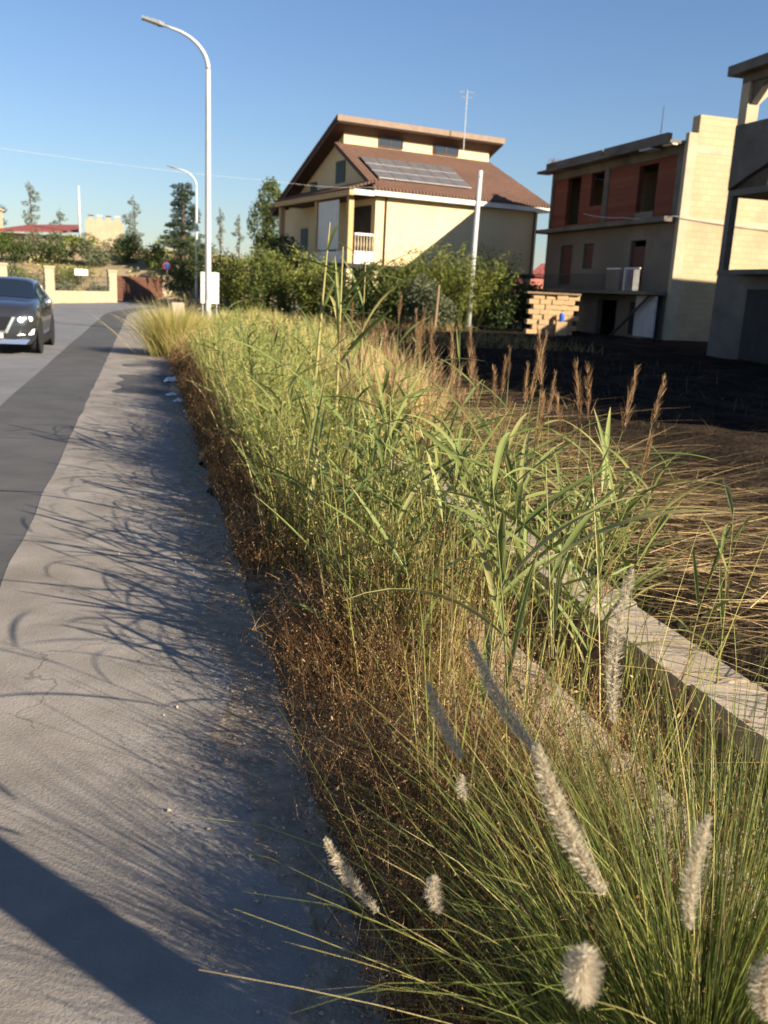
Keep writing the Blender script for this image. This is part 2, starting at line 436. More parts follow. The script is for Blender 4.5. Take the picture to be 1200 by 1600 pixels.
# ------------------------------------------------------------------ vegetation generators (numpy)
def ribbons(base, az, tilt, bend, L, W, nseg=4, tint=None, shape='blade', twist=None, power=1.4):
    base = np.asarray(base, float); n = len(base)
    f = lambda a: np.broadcast_to(np.asarray(a, float), (n,)).copy()
    az, tilt, bend, L, W = f(az), f(tilt), f(bend), f(L), f(W)
    tw = rng.uniform(-1.2, 1.2, n) if twist is None else f(twist)
    t = np.linspace(0, 1, nseg + 1)
    phi = tilt[:, None] + bend[:, None] * (t[None, :] ** power)
    ds = (L / nseg)[:, None]
    hx = np.concatenate([np.zeros((n, 1)), np.cumsum(np.sin(phi[:, :-1]) * ds, 1)], 1)
    hz = np.concatenate([np.zeros((n, 1)), np.cumsum(np.cos(phi[:, :-1]) * ds, 1)], 1)
    dx, dy = np.sin(az), np.cos(az)
    P = np.stack([base[:, 0, None] + hx * dx[:, None], base[:, 1, None] + hx * dy[:, None], base[:, 2, None] + hz], -1)
    perp = np.stack([dy, -dx, np.zeros(n)], -1)[:, None, :]
    nrm = np.stack([-np.cos(phi) * dx[:, None], -np.cos(phi) * dy[:, None], np.sin(phi)], -1)
    side = perp * np.cos(tw)[:, None, None] + nrm * np.sin(tw)[:, None, None]
    if shape == 'blade':
        prof = (1 - t) ** .7 * .92 + .08
    elif shape == 'leaf':
        prof = np.sin(np.pi * np.clip(t * .93 + .06, 0, 1)) ** .8 * (1 - .35 * t) + .04
    else:
        prof = np.ones_like(t)
    hw = (W[:, None] * .5) * prof[None, :]
    A = P - side * hw[..., None]; B = P + side * hw[..., None]
    V = np.stack([A, B], 2).reshape(-1, 3)
    k = 2 * (nseg + 1)
    i = np.arange(nseg) * 2
    q = np.stack([i, i + 1, i + 3, i + 2], 1)
    Fq = (np.arange(n)[:, None, None] * k + q[None]).reshape(-1, 4)
    tint = rng.uniform(0, 1, n) if tint is None else f(tint)
    return V, Fq, np.repeat(tint, k), P


def leaf_quads(P, size, tint, aspect=.5, flat=0.0):
    P = np.asarray(P, float); n = len(P)
    size = np.broadcast_to(np.asarray(size, float), (n,))
    a = rng.normal(size=(n, 3)); a[:, 2] *= (1 - flat); a /= np.linalg.norm(a, axis=1)[:, None] + 1e-9
    b = rng.normal(size=(n, 3)); b -= a * (a * b).sum(1)[:, None]; b /= np.linalg.norm(b, axis=1)[:, None] + 1e-9
    a = a * (size * .5)[:, None]; b = b * (size * .5 * aspect)[:, None]
    V = np.stack([P - a, P - b, P + a, P + b], 1).reshape(-1, 3)
    Fq = np.arange(n * 4).reshape(n, 4)
    return V, Fq, np.repeat(np.broadcast_to(tint, (n,)), 4)


def merge(parts):
    V = []; Fq = []; T = []; o = 0
    for v, f_, t_ in parts:
        V.append(v); Fq.append(f_ + o); T.append(t_); o += len(v)
    return np.concatenate(V), np.concatenate(Fq), np.concatenate(T)


def rdn(s, r):
    return np.stack([s * EV[0] + r * NV[0], s * EV[1] + r * NV[1]], -1)


def with_z(xy, z):
    return np.concatenate([xy, np.broadcast_to(np.asarray(z, float), (len(xy),))[:, None]], 1)


def crown_points(blobs, n, hollow=.45):
    """points in the outer part of clumps (centre, radii)"""
    vol = np.array([b[1][0] * b[1][1] * b[1][2] for b in blobs]) ** .75
    cnt = rng.multinomial(n, vol / vol.sum())
    out = []; br = []
    for (c, r_), k in zip(blobs, cnt):
        d = rng.normal(size=(k, 3)); d /= np.linalg.norm(d, axis=1)[:, None] + 1e-9
        rad = rng.uniform(hollow, 1, k) ** .6 * rng.uniform(.8, 1.12, k)
        out.append(np.array(c) + d * rad[:, None] * np.array(r_))
        br.append(np.full(k, rng.uniform(-.22, .22)))
    return np.concatenate(out), np.concatenate(br)


def plant_cloud(name, label, cat, loc, blobs, n, size, m, trunk=None, group=None, aspect=.5, tint0=.5, tvar=.3, hollow=.45):
    t = thing(name, label, cat, loc, 0, group)
    P, br = crown_points(blobs, n, hollow)
    tint = np.clip(tint0 + br + rng.normal(0, tvar, len(P)) * .6, 0, 1)
    V, Fq, T = leaf_quads(P, size * rng.uniform(.6, 1.3, len(P)), tint, aspect)
    link('crown', mesh_arrays('crown', V, Fq, T, m, smooth=False), t)
    if trunk:
        mb = MB()
        for pts, rad in trunk: mb.tube(pts, rad, 7)
        mb.build('trunk', MT['bark'], t, smooth=True)
    return t


# ================================================================== THE SETTING
def sheet(name, m, s_list, r_list, z, use_path=False, jitter=0.0, kind='structure', skip=None, zf=None):
    vs = []; fs = []
    nr = len(r_list)
    for i, s in enumerate(s_list):
        for j, r_ in enumerate(r_list):
            rr = r_
            if jitter and j in (0, nr - 1):
                rr += mnoise.noise((s * 1.7, r_ * 3, 1)) * jitter
            x, y = (path if use_path else rd)(s, rr)
            zz = z + (zf(s, r_) if zf else 0)
            vs.append((x, y, zz))
    for i in range(len(s_list) - 1):
        for j in range(nr - 1):
            if skip and skip(s_list[i], r_list[j]): continue
            a = i * nr + j
            fs.append((a, a + 1, a + nr + 1, a + nr))
    mb = MB().add(vs, fs)
    o = mb.build(name, m, smooth=True)
    return tag(o, kind=kind)


def lin(a, b, n):
    return [a + (b - a) * i / n for i in range(n + 1)]


sheet('ground', MT['land'], [-900, -200, -60, -25, 0, 20, 40, 90, 300, 1500], [-1500, -400, -100, -20, 1.4, 2.62, 30, 100, 500, 1500], -.016,
      skip=lambda s, r_: -25 <= s < 40 and r_ == 1.4)
ss = lin(-40, 44, 42) + lin(46, 130, 42)
sheet('road', MT['asphalt'], ss, [-6.7, -5, -4, -1.8], -.004, True)
sheet('resurfaced_road_strip', MT['patch'], ss, [-1.86, -1.3, -.79], 0.0, True, jitter=.03)
ssf = lin(-20, 44, 320) + lin(44.5, 130, 80)
sheet('pavement', MT['pave'], ssf, [-.805, -.5, -.1, .3, .62], .004, True, jitter=.02)
sheet('edge_dirt', MT['dirt'], ssf, [.30, .42, .52, .64], .0082, True, jitter=.28, zf=lambda s, r_: -.0037 if r_ < .35 else 0)
sheet('verge', MT['soil'], lin(-12, 44, 280), [.5, .7, .9, 1.1, 1.3, 1.42], .0, False,
      zf=lambda s, r_: (0.0 if r_ > 1.35 else .0 if r_ < .55 else .035 + .03 * mnoise.noise((s * 2.2, r_ * 3, 0))) + .002)


def field_h(s, r_):
    e = min(1, max(0, (r_ - 2.62) / .5))
    return max(.004, e * (.09 + .10 * mnoise.noise((s * .55, r_ * .55, 3)) + .05 * mnoise.noise((s * 1.9, r_ * 1.9, 8)) + .02 * mnoise.noise((s * 6, r_ * 6, 2))) + .012 * (1 - e))


sheet('burnt_field', MT['burnt'], lin(-6, 12, 120) + lin(12.5, 46, 68), [2.62 + i * .12 for i in range(40)] + [7.5 + i * .5 for i in range(26)] + [22, 30], -.008, zf=field_h)


def hill_h(x, y):
    k = min(1, max(0, (-x - 26) / 26.0)) * min(1, max(0, (y - 56) / 20))
    k2 = min(1, max(0, (y - 70) / 21.0)) * min(1, max(0, (-x - 10) / 9.0))
    q = max(k, k2)
    q = q * q * (3 - 2 * q)
    return 4.2 * q + .3 * q * mnoise.noise((x * .12, y * .12, 5))


vs = []; fs = []
xs = lin(-160, 30, 76); ys = lin(40, 240, 80)
for y in ys:
    for x in xs:
        vs.append((x, y, hill_h(x, y) - .03))
for i in range(len(ys) - 1):
    for j in range(len(xs) - 1):
        a = i * len(xs) + j
        fs.append((a, a + 1, a + len(xs) + 1, a + len(xs)))
tag(MB().add(vs, fs).build('hillside', MT['hill'], smooth=True), kind='structure')

# ---------------------------------------------------------------- drainage channel
ch = thing('drainage_channel', 'open concrete drainage channel with pinkish slab edges in the weeds', 'channel', (0, 0, 0))
S0, S1 = -10, 38


def rbox(mb, s0, s1, r0, r1, z0, z1, j=0.0):
    c = [rd(s0, r0), rd(s0, r1), rd(s1, r1), rd(s1, r0)]
    jj = lambda: rnd.uniform(-j, j)
    mb.add([(x + jj() * .5, y + jj() * .5, z0) for x, y in c] + [(x + jj(), y + jj(), z1 + jj()) for x, y in c],
           [(3, 2, 1, 0), (4, 5, 6, 7), (0, 1, 5, 4), (1, 2, 6, 5), (2, 3, 7, 6), (3, 0, 4, 7)])


m_ = MB(); rbox(m_, S0, S1, 1.40, 2.64, -.62, -.52); m_.build('channel_floor', MT['soil'], ch)
m_ = MB(); rbox(m_, S0, S1, 1.40, 1.715, -.515, -.035); m_.build('channel_wall', MT['chanwall'], ch)
m_ = MB(); rbox(m_, S0, S1, 2.325, 2.64, -.515, -.035); m_.build('channel_wall', MT['chanwall'], ch)
s = .6
while s < 14:
    l = rnd.uniform(.92, 1.08)
    m_ = MB(); rbox(m_, s + .012, s + l - .012, 1.41, 1.735, -.032, .055, .008); m_.build('edge_slab', MT['concrete'], ch, bevel=.008)
    s += l
s = .35
while s < 14:
    l = rnd.uniform(.92, 1.08)
    m_ = MB(); rbox(m_, s + .012, s + l - .012, 2.30, 2.63, -.032, .075, .01); m_.build('edge_slab', MT['concrete'], ch, bevel=.008)
    s += l
m_ = MB(); rbox(m_, 14.5, S1, 1.41, 1.735, -.032, .055); rbox(m_, 14.5, S1, 2.30, 2.63, -.032, .07)
rbox(m_, S0, .3, 1.41, 1.735, -.032, .055); rbox(m_, S0, .3, 2.30, 2.63, -.032, .07)
tag(m_.build('edge_slabs', MT['concrete'], ch), kind='stuff')

# ================================================================== BUILDINGS
# ---- cream house with stepped brown roof
HA = (-1.28, 52.0)
hs = thing('villa', 'cream villa with stepped brown tile roof and solar panels', 'house', (HA[0], HA[1], 0), R(28))
GL = -.1
# local x along the long wall, local y to the back
mb = MB()
mb.box(0, 11.0, 0, 14.2, 3.1, 6.72)                     # main storey
o = mb.build('wall', MT['cream'], hs)
mb = MB(); mb.box(1.6, 10.6, 1.2, 13.5, GL, 3.08); mb.build('ground_floor_wall', MT['shaded_cream'], hs)
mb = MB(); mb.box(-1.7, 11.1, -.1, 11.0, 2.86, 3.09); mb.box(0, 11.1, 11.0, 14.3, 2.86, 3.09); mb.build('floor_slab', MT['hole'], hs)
for (x, y) in ((.2, .2), (-1.45, .2), (5.4, .2), (10.7, .2), (-1.45, 5.2), (-1.45, 10)):
    MB().box(x - .17, x + .17, y - .17, y + .17, GL, 2.855).build('pilotis', MT['cream'], hs)
# loggia on the left side
for (y, n) in ((.15, 1), (4.6, 1), (10.5, 1)):
    MB().box(-1.62, -1.32, y - .15, y + .15, 3.1, 6.6).build('loggia_column', MT['shaded_cream'], hs)
MB().box(-.03, -.004, .5, 3.4, 3.15, 6.3).build('loggia_doorway', MT['hole'], hs)  # flat dark plate standing in for the loggia's shade
MB().box(-.035, -.005, 5.2, 6.4, 3.15, 5.6).build('shutter', MT['shutter'], hs)
MB().box(-.035, -.005, 9.6, 10.8, 4.0, 5.4).build('shutter', MT['shutter'], hs)
mb = MB(); mb.box(-1.6, -1.5, .32, 4.42, 3.12, 3.75)
mb.build('balcony_parapet', MT['white'], hs)
bl = MB(); bl.box(-1.2, -.02, .02, .10, 4.62, 4.74); bl.build('balustrade_rail', MT['white'], hs)
for k in range(7):
    x = -1.15 + k * .18
    MB().lathe([(.045, 3.8), (.03, 3.9), (.06, 4.1), (.035, 4.4), (.04, 4.6)], 8, 'z', (x, .06, 0)).build('baluster', MT['cream_conc'], hs)
MB().box(-1.2, -.02, 0.02, .1, 3.1, 3.78).build('balustrade_plinth', MT['white'], hs)
# awning hanging on the left side
mb = MB()
for k in range(8):
    y0, y1 = 1.2 + k * .36, 1.2 + (k + 1) * .36 - .005
    mb.add([(-1.66 - .03 * (k % 2), y0, 3.85), (-1.66 - .03 * ((k + 1) % 2), y1, 3.85), (-1.66 - .02 * ((k + 1) % 2), y1, 6.5), (-1.66 - .02 * (k % 2), y0, 6.5)], [(0, 1, 2, 3)])
mb.build('awning', MT['white'], hs)
# eaves
MB().box(-.35, 11.55, -.45, .0, 6.74, 7.14).build('front_fascia', MT['white'], hs)
MB().box(11.0, 11.5, 0.002, 5, 6.74, 7.1).build('side_fascia', MT['white'], hs)
MB().box(-1.85, -1.6, -.5, 10.9, 6.62, 6.9).build('eave_fascia', MT['shaded_cream'], hs)
MB().box(-1.595, -.36, -.5, -.1, 6.68, 6.95).build('porch_end_fascia', MT['white'], hs)
MB().box(-1.595, -.01, -.09, 10.8, 6.66, 6.78).build('porch_soffit', MT['brown_wood'], hs)
MB().prism([(-1.88, -.5, 6.9), (-.02, -.5, 7.5), (-.02, -.5, 7.62), (-1.88, -.5, 7.0)], (0, 11.5, 0)).build('porch_roof', MT['roof'], hs)
# lower front roof slope, right end hipped back
z0, z1, v1 = 7.16, 10.05, 5.0
vv = [(-.38, -.5, z0), (11.6, -.5, z0), (10.55, v1, z1), (-.38, v1, z1)]
mb = MB(); th = .14
mb.add(vv + [(x, y, z - th) for x, y, z in vv], [(0, 1, 2, 3), (7, 6, 5, 4), (0, 4, 5, 1), (1, 5, 6, 2), (2, 6, 7, 3), (3, 7, 4, 0)])
mb.build('lower_roof', MT['roof'], hs)
MB().prism([(-.46, -.55, z0 - .22), (-.46, -.55, z0 + .03), (-.46, v1 - .3, z1 - .09), (-.46, v1 - .3, z1 - .36)], (.07, 0, 0)).build('rake_board', MT['brown_wood'], hs)
# right hip
vv = [(11.6, -.45, z0), (11.6, 12, z0), (10.55, v1 + .05, z1 - .02)]
MB().add(vv + [(x - .1, y, z - .12) for x, y, z in vv], [(0, 1, 2), (5, 4, 3), (0, 3, 4, 1), (1, 4, 5, 2), (2, 5, 3, 0)]).build('hip_roof', MT['roof'], hs)
# clerestory
MB().box(.22, 10.42, 5.0, 5.3, 9.7, 11.0).build('clerestory_wall', MT['cream'], hs)
for x0, x1 in ((2.55, 4.1), (6.35, 8.08)):
    f = MB().box(x0, x1, 4.955, 4.996, 10.18, 10.95).build('window', MT['win'], hs)
    MB().box(x0 - .06, x0, 4.93, 4.998, 10.12, 10.95).box(x1, x1 + .06, 4.93, 4.998, 10.12, 10.95).box(x0, x1, 4.93, 4.998, 10.10, 10.18).box((x0 + x1) / 2 - .03, (x0 + x1) / 2 + .03, 4.935, 4.953, 10.181, 10.95).build('window_frame', MT['brown_wood'], f)
# gable walls (left, right), closed up to the roofs
zr, zb = 11.2, 6.95
for x in (.25, 10.3):
    MB().prism([(x, .05, 6.74), (x, .05, 7.25), (x, 5.0, 9.9), (x, 5.001, 10.95), (x, 14.1, 6.95), (x, 14.1, 6.74)], (.15, 0, 0)).build('gable_wall', MT['cream'], hs)
MB().box(.20, .245, 4.7, 6.0, 7.85, 9.1).build('shutter', MT['shutter'], hs)
MB().box(.20, .245, 8.9, 9.9, 7.4, 8.2).build('shutter', MT['shutter'], hs)
# upper roof
vv = [(-.65, 4.1, 11.42), (10.95, 4.1, 11.42), (10.95, 14.9, 6.75), (-.65, 14.9, 6.75)]
mb = MB()
mb.add(vv + [(x, y, z - .16) for x, y, z in vv], [(0, 1, 2, 3), (7, 6, 5, 4), (0, 4, 5, 1), (1, 5, 6, 2), (2, 6, 7, 3), (3, 7, 4, 0)])
mb.build('upper_roof', MT['roof'], hs)
MB().box(-.66, 10.96, 4.02, 4.1, 11.08, 11.40).build('upper_fascia', mat('fascia_timber', (.22, .155, .11), (.27, .195, .14), scale=3, rough=.8), hs)
vv = [(-.6, 4.12, 11.22), (10.9, 4.12, 11.22), (10.9, 14.8, 6.58), (-.6, 14.8, 6.58)]
MB().add(vv + [(x, y, z - .22) for x, y, z in vv], [(0, 1, 2, 3), (7, 6, 5, 4), (0, 4, 5, 1), (1, 5, 6, 2), (2, 6, 7, 3), (3, 7, 4, 0)]).build('roof_soffit', MT['brown_wood'], hs)
# drain pipes
for x in (.62, 10.75):
    MB().tube([(x, -.06, 7.0), (x, -.06, 3.1), (x, -.06, 2.9)], .05, 8).build('drain_pipe', MT['brown_wood'], hs)
# solar panels lie on the lower slope
sp = thing('solar_array', 'grey solar panels in rows on the brown front roof slope', 'solar panels', (HA[0], HA[1], 0), R(28))
slope = (z1 - z0) / (v1 + .5)
zroof = lambda v: z0 + (v + .5) * slope


def panel(x0, x1, v0_, v1_):
    lift = .10
    p = [(x0, v0_, zroof(v0_) + lift), (x1, v0_, zroof(v0_) + lift), (x1, v1_, zroof(v1_) + lift), (x0, v1_, zroof(v1_) + lift)]
    fr = MB().prism(p, (0, 0, .04)).build('panel', MT['solar_frame'], sp)
    e = .05
    q = [(x0 + e, v0_ + e, zroof(v0_ + e) + lift + .046), (x1 - e, v0_ + e, zroof(v0_ + e) + lift + .046), (x1 - e, v1_ - e, zroof(v1_ - e) + lift + .046), (x0 + e, v1_ - e, zroof(v1_ - e) + lift + .046)]
    MB().add(q, [(0, 1, 2, 3)]).build('cell_face', MT['solar'], fr)


for row in range(3):
    for k in range(6):
        x0 = .35 + k * 1.02
        panel(x0, x0 + .99, .45 + row * .88, .45 + row * .88 + .84)
# antenna on the villa roof
an = thing('tv_antenna', 'thin tv antenna mast on the villa roof ridge', 'antenna', (3.75, 58.2, 0))
MB().tube([(0, 0, 10.2), (0, 0, 13.6)], .028, 6).build('mast', MT['galv'], an)
mb = MB()
for z, l in ((13.5, .45), (13.2, .35)):
    mb.tube([(-l, 0, z), (l, .1, z)], .015, 4)
    for k in range(5):
        x = -l + k * l / 2
        mb.tube([(x, -.22, z), (x, .22, z)], .009, 4)
mb.build('aerial', MT['galv'], an)

# ---- unfinished brick building
K = (12.35, 42.0)
bb = thing('unfinished_building', 'three storey unfinished building with bare red brick top floor and cream side wall', 'building', (K[0], K[1], 0), R(17.3))
BL, BW = 12.55, 9.5
# the left face (x = 0), openings cut as real gaps between wall pieces


def face_wall(parent, name, m, z0_, z1_, y0_, y1_, holes, x0_=0.0, x1_=.25):
    """wall in the plane x=0 built round rectangular openings: holes (ya, yb, za, zb)"""
    mb = MB(); y = y0_
    for ya, yb, za, zb in sorted(holes):
        if ya > y: mb.box(x0_, x1_, y, ya, z0_, z1_)
        if za > z0_: mb.box(x0_, x1_, ya, yb, z0_, za)
        if zb < z1_: mb.box(x0_, x1_, ya, yb, zb, z1_)
        y = yb
    if y < y1_: mb.box(x0_, x1_, y, y1_, z0_, z1_)
    return mb.build(name, m, parent)


top_holes = [(1.95, 3.55, 5.75, 8.02), (6.75, 8.1, 6.5, 8.15), (9.2, 10.7, 5.7, 8.16)]
face_wall(bb, 'brick_infill', MT['terracotta'], 5.52, 8.17, .42, BL - .3, top_holes, .06, .3)
MB().box(0, .45, .002, .415, 5.52, 8.17).build('corner_pillar', MT['grey_conc'], bb)
MB().box(.02, .3, 6.25, 6.73, 5.525, 8.165).build('pillar', MT['grey_conc'], bb)
MB().box(0, .4, BL - .295, BL, 5.52, 8.17).build('pillar', MT['grey_conc'], bb)
MB().box(0, .35, 0.003, BL, 8.175, 8.72).build('beam', MT['grey_conc'], bb)
mid_holes = [(2.2, 3.5, 2.5, 4.62), (7.1, 8.1, 3.35, 4.62), (9.35, 10.7, 2.5, 4.62)]
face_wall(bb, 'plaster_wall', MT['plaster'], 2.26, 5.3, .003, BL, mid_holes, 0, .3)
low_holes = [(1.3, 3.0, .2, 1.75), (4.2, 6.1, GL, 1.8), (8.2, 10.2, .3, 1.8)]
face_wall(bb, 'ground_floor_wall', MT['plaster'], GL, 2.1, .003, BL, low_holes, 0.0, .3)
MB().box(-1.1, .0, -.0, BL + .3, 2.1, 2.25).build('balcony_slab', MT['plaster'], bb)
MB().box(0.0, .35, .003, BL, 2.102, 2.255).build('floor_slab', MT['grey_conc'], bb)
MB().box(-.6, .35, .002, BL + .3, 5.305, 5.515).build('ledge_slab', MT['grey_conc'], bb)
MB().box(-.75, -.01, -.0, BL + .5, 8.55, 8.68).build('cornice', MT['grey_conc'], bb)
MB().box(-.35, -.1, .9, 6.4, 8.685, 9.12).build('parapet', MT['grey_conc'], bb)
MB().box(-.35, -.1, 6.55, BL + .2, 8.685, 9.1).build('parapet', MT['grey_conc'], bb)
MB().box(-.62, -.36, .0, .75, 8.49, 8.545).build('gutter_spout', MT['white'], bb)
MB().box(-.9, -.36, 1.3, 2.2, 8.43, 8.49).build('gutter_spout', MT['polegrey'], bb)
# front (sun-lit) wall, right wall, back wall, floors, roof
MB().box(.003, .46, -.26, 0, GL, 9.0).build('corner_pilaster', MT['cream_conc'], bb)
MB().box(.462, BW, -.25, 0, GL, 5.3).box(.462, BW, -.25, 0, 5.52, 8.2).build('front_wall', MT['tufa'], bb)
MB().box(.462, BW, -.25, .3, 8.5, 9.75).build('front_parapet', MT['tufa'], bb)
MB().box(.462, BW, -.262, -.0, 5.301, 5.519).build('front_beam', MT['cream_conc'], bb)
MB().box(.462, BW, -.262, -.0, 8.201, 8.499).build('front_beam', MT['cream_conc'], bb)
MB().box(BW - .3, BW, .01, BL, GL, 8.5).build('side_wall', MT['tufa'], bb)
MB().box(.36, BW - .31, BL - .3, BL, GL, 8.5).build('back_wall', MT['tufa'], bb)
MB().box(.36, BW - .305, .01, BL - .31, 5.3, 5.5).build('floor_slab', MT['grey_conc'], bb)
MB().box(.36, BW - .305, .01, BL - .31, 2.1, 2.25).build('floor_slab', MT['grey_conc'], bb)
MB().box(.36, BW - .305, .31, BL - .31, 8.5, 8.7).build('roof_slab', MT['grey_conc'], bb)
MB().box(3.2, 3.4, .02, BL - .32, 5.52, 8.45).box(3.2, 3.4, .02, BL - .32, 2.26, 5.28).box(3.2, 3.4, .02, BL - .32, GL, 2.09).build('inner_wall', MT['plaster'], bb)
for (ya, yb, za, zb) in mid_holes:
    MB().box(.12, .18, ya + .03, yb - .03, za + .03, zb - (.28 if yb < 4 else .03)).build('shutter', MT['redbrown'], bb)
MB().box(.1, .2, 1.4, 2.9, .25, 1.55).build('shutter', MT['hole'], bb)
MB().box(.1, .2, 8.25, 10.15, .35, 1.75).build('shutter', MT['brown_wood'], bb)
MB().box(-.05, .0, 10.7, 12.4, .2, 2.0).build('brick_patch', MT['terracotta'], bb)
MB().box(.02, .3, 1.97, 3.5, 5.53, 5.9).build('sill_blocks', MT['plaster'], bb)
# balcony railing: white bars
rl = MB()
for (y0, y1) in ((.7, 2.0), (2.35, 3.6)):
    rl.box(-1.12, -1.06, y0, y1, 3.22, 3.29)
    if y0 < 1: rl.box(-1.12, -1.06, y1 - .08, y1, 2.26, 3.215)
rl.build('railing_frame', MT['white'], bb)
MB().box(-1.1, -1.075, 2.4, 3.55, 2.3, 3.2).build('railing_panel', MT['plaster'], bb)
for k in range(9):
    MB().box(-1.1, -1.08, .75 + k * .13, .77 + k * .13, 2.26, 3.215).build('railing_bar', MT['galv'], bb)
rb = MB()
rb.tube([(-1.09, 3.7, 3.0), (-1.09, 12.6, 3.0)], .02, 5)
for k in range(60):
    rb.box(-1.1, -1.08, 3.75 + k * .15, 3.765 + k * .15, 2.26, 2.99)
tag(rb.build('railing_mesh', MT['dark_metal'], bb), kind='stuff')
# raking prop and lean-to panel by the ground floor
MB().box(-.5, -.42, .05, 1.7, .2, 2.05).build('whitewashed_panel', mat('whitewashed_panel', (.40, .39, .38), (.52, .5, .48), scale=2, rough=.9), bb)
MB().tube([(-.7, 3.6, -.1), (-.7, .3, 2.08)], .07, 6).build('prop', MT['dark_metal'], bb)
# weeds on the parapet
V, Fq, T, _ = ribbons(np.stack([rng.uniform(-.3, .2, 80), rng.uniform(BL - .6, BL + .2, 80), np.full(80, 9.08)], 1), rng.uniform(0, 6.28, 80), rng.uniform(.1, .9, 80), .4, rng.uniform(.2, .5, 80), .015, 2)
link('parapet_weeds', mesh_arrays('parapet_weeds', V, Fq, T, MT['brown']), bb)['kind'] = 'stuff'
ra = thing('roof_rod', 'thin bare rod standing on the unfinished brick building roof', 'rod', (*[K[0] - .285 * 3.5 + .9, K[1] + 3.8], 8.7))
MB().tube([(0, 0, 0), (.02, 0, 2.1)], [.03, .018], 6).build('rod', MT['dark_metal'], ra)

# ---- concrete frame building at the right
fb = thing('concrete_frame_building', 'bare grey concrete frame building with open corner storeys at the right', 'building', (10.7, 31.0, 0), RA)
FW, FL = 18.0, 29.5
g = MT['grey_conc']
# ground floor
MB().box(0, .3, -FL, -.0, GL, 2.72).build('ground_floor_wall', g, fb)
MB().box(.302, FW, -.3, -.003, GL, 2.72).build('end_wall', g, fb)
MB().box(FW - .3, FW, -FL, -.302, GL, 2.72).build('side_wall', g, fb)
MB().box(-.02, FW, -FL, .02, 2.725, 2.9).build('floor_slab', g, fb)
MB().box(-.45, -.025, -FL, -1.35, 2.73, 2.88).build('canopy_slab', g, fb)
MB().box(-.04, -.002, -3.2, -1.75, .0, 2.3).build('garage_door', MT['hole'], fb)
MB().box(-.05, -.003, -5.6, -3.5, .0, 2.3).build('garage_door', MT['dark_metal'], fb)
# first floor: open corner bay, then solid
MB().box(0, .24, -.26, 0, 2.905, 5.2).build('column', g, fb)
MB().box(0, .40, -6.4, -6.0, 2.905, 5.2).build('column', g, fb)
MB().box(0, FW, -FL, -8.0, 2.905, 5.2).build('upper_block', g, fb)
MB().box(0, FW, -FL, 0, 5.205, 5.4).build('floor_slab', g, fb)
# second floor: parapet with rising stair soffit, corner column with haunch, ring beam
MB().prism([(-.02, .02, 5.41), (-.02, -.9, 5.75), (-.02, -4.6, 6.9), (-.02, -4.6, 7.3), (-.02, .02, 7.38)], (.22, 0, 0)).build('stair_parapet', g, fb)
MB().box(2.0, 2.2, -13.99, -1.2, 5.41, 7.3).build('inner_wall', MT['hole'], fb)  # dark panel added so the space behind the parapet looks shaded
MB().box(-.018, .2, -14, -4.605, 5.41, 7.35).build('parapet', g, fb)
MB().box(.205, FW, -.16, .018, 5.41, 6.6).build('end_parapet', g, fb)
MB().box(.0, .42, -.42, 0, 7.385, 8.6).build('column', MT['cream_conc'], fb)  # paler than the grey frame: sunlight on the corner put into colour
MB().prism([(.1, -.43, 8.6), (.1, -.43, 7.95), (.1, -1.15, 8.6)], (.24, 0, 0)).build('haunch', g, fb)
MB().prism([(.425, -.35, 8.6), (.425, -.35, 7.95), (1.1, -.35, 8.6)], (0, .3, 0)).build('haunch', MT['cream_conc'], fb)  # sun-side haunch in the paler concrete, light put into its colour
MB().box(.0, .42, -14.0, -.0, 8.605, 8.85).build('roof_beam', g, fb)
MB().box(.425, 5.6, -.42, 0, 8.605, 8.85).build('roof_beam', MT['cream_conc'], fb)  # lit end beam, also coloured paler than the grey one
MB().box(5.2, 5.6, -.40, -.02, 6.62, 8.60).build('column', g, fb)
MB().box(-.35, .6, -14.0, .35, 8.855, 9.15).build('roof_edge', g, fb)
MB().box(.605, 5.8, -.6, .35, 8.855, 9.15).build('roof_edge', g, fb)
for y in (-6.2, -10.2, -13.6):
    MB().box(.02, .4, y - .2, y + .2, 7.36, 8.6).build('column', g, fb)
MB().box(0, FW, -FL, -14.005, 5.405, 9.1).build('upper_block', g, fb)
MB().box(12, FW - .01, -7.99, -.05, 2.905, 5.2).build('shade_block', g, fb)  # unseen block added to throw shade on the neighbouring cream wall
MB().box(12, FW - .01, -14.0, -.17, 5.41, 9.14).build('shade_block', g, fb)  # upper part of the added block, shaped by where its shadow falls

# ---- pink house glimpsed between the villa and the brick building
ph = thing('pink_house', 'small pink walled house glimpsed beyond the stone stack', 'house', (13.3, 74, 0), R(10))
MB().box(-2.6, 3, 0, 5, 0, 3.4).build('wall', MT['pink'], ph)
MB().prism([(-2.9, -.3, 3.4), (3.3, -.3, 3.4), (1.5, 2.5, 4.4), (-1.0, 2.5, 4.4)], (0, 0, .1)).build('roof', MT['red_roof'], ph)
for k in range(8):
    MB().box(-2.4 + k * .3, -2.36 + k * .3, -.35, -.31, 1.2, 2.9).build('fence_bar', MT['rust'], ph)

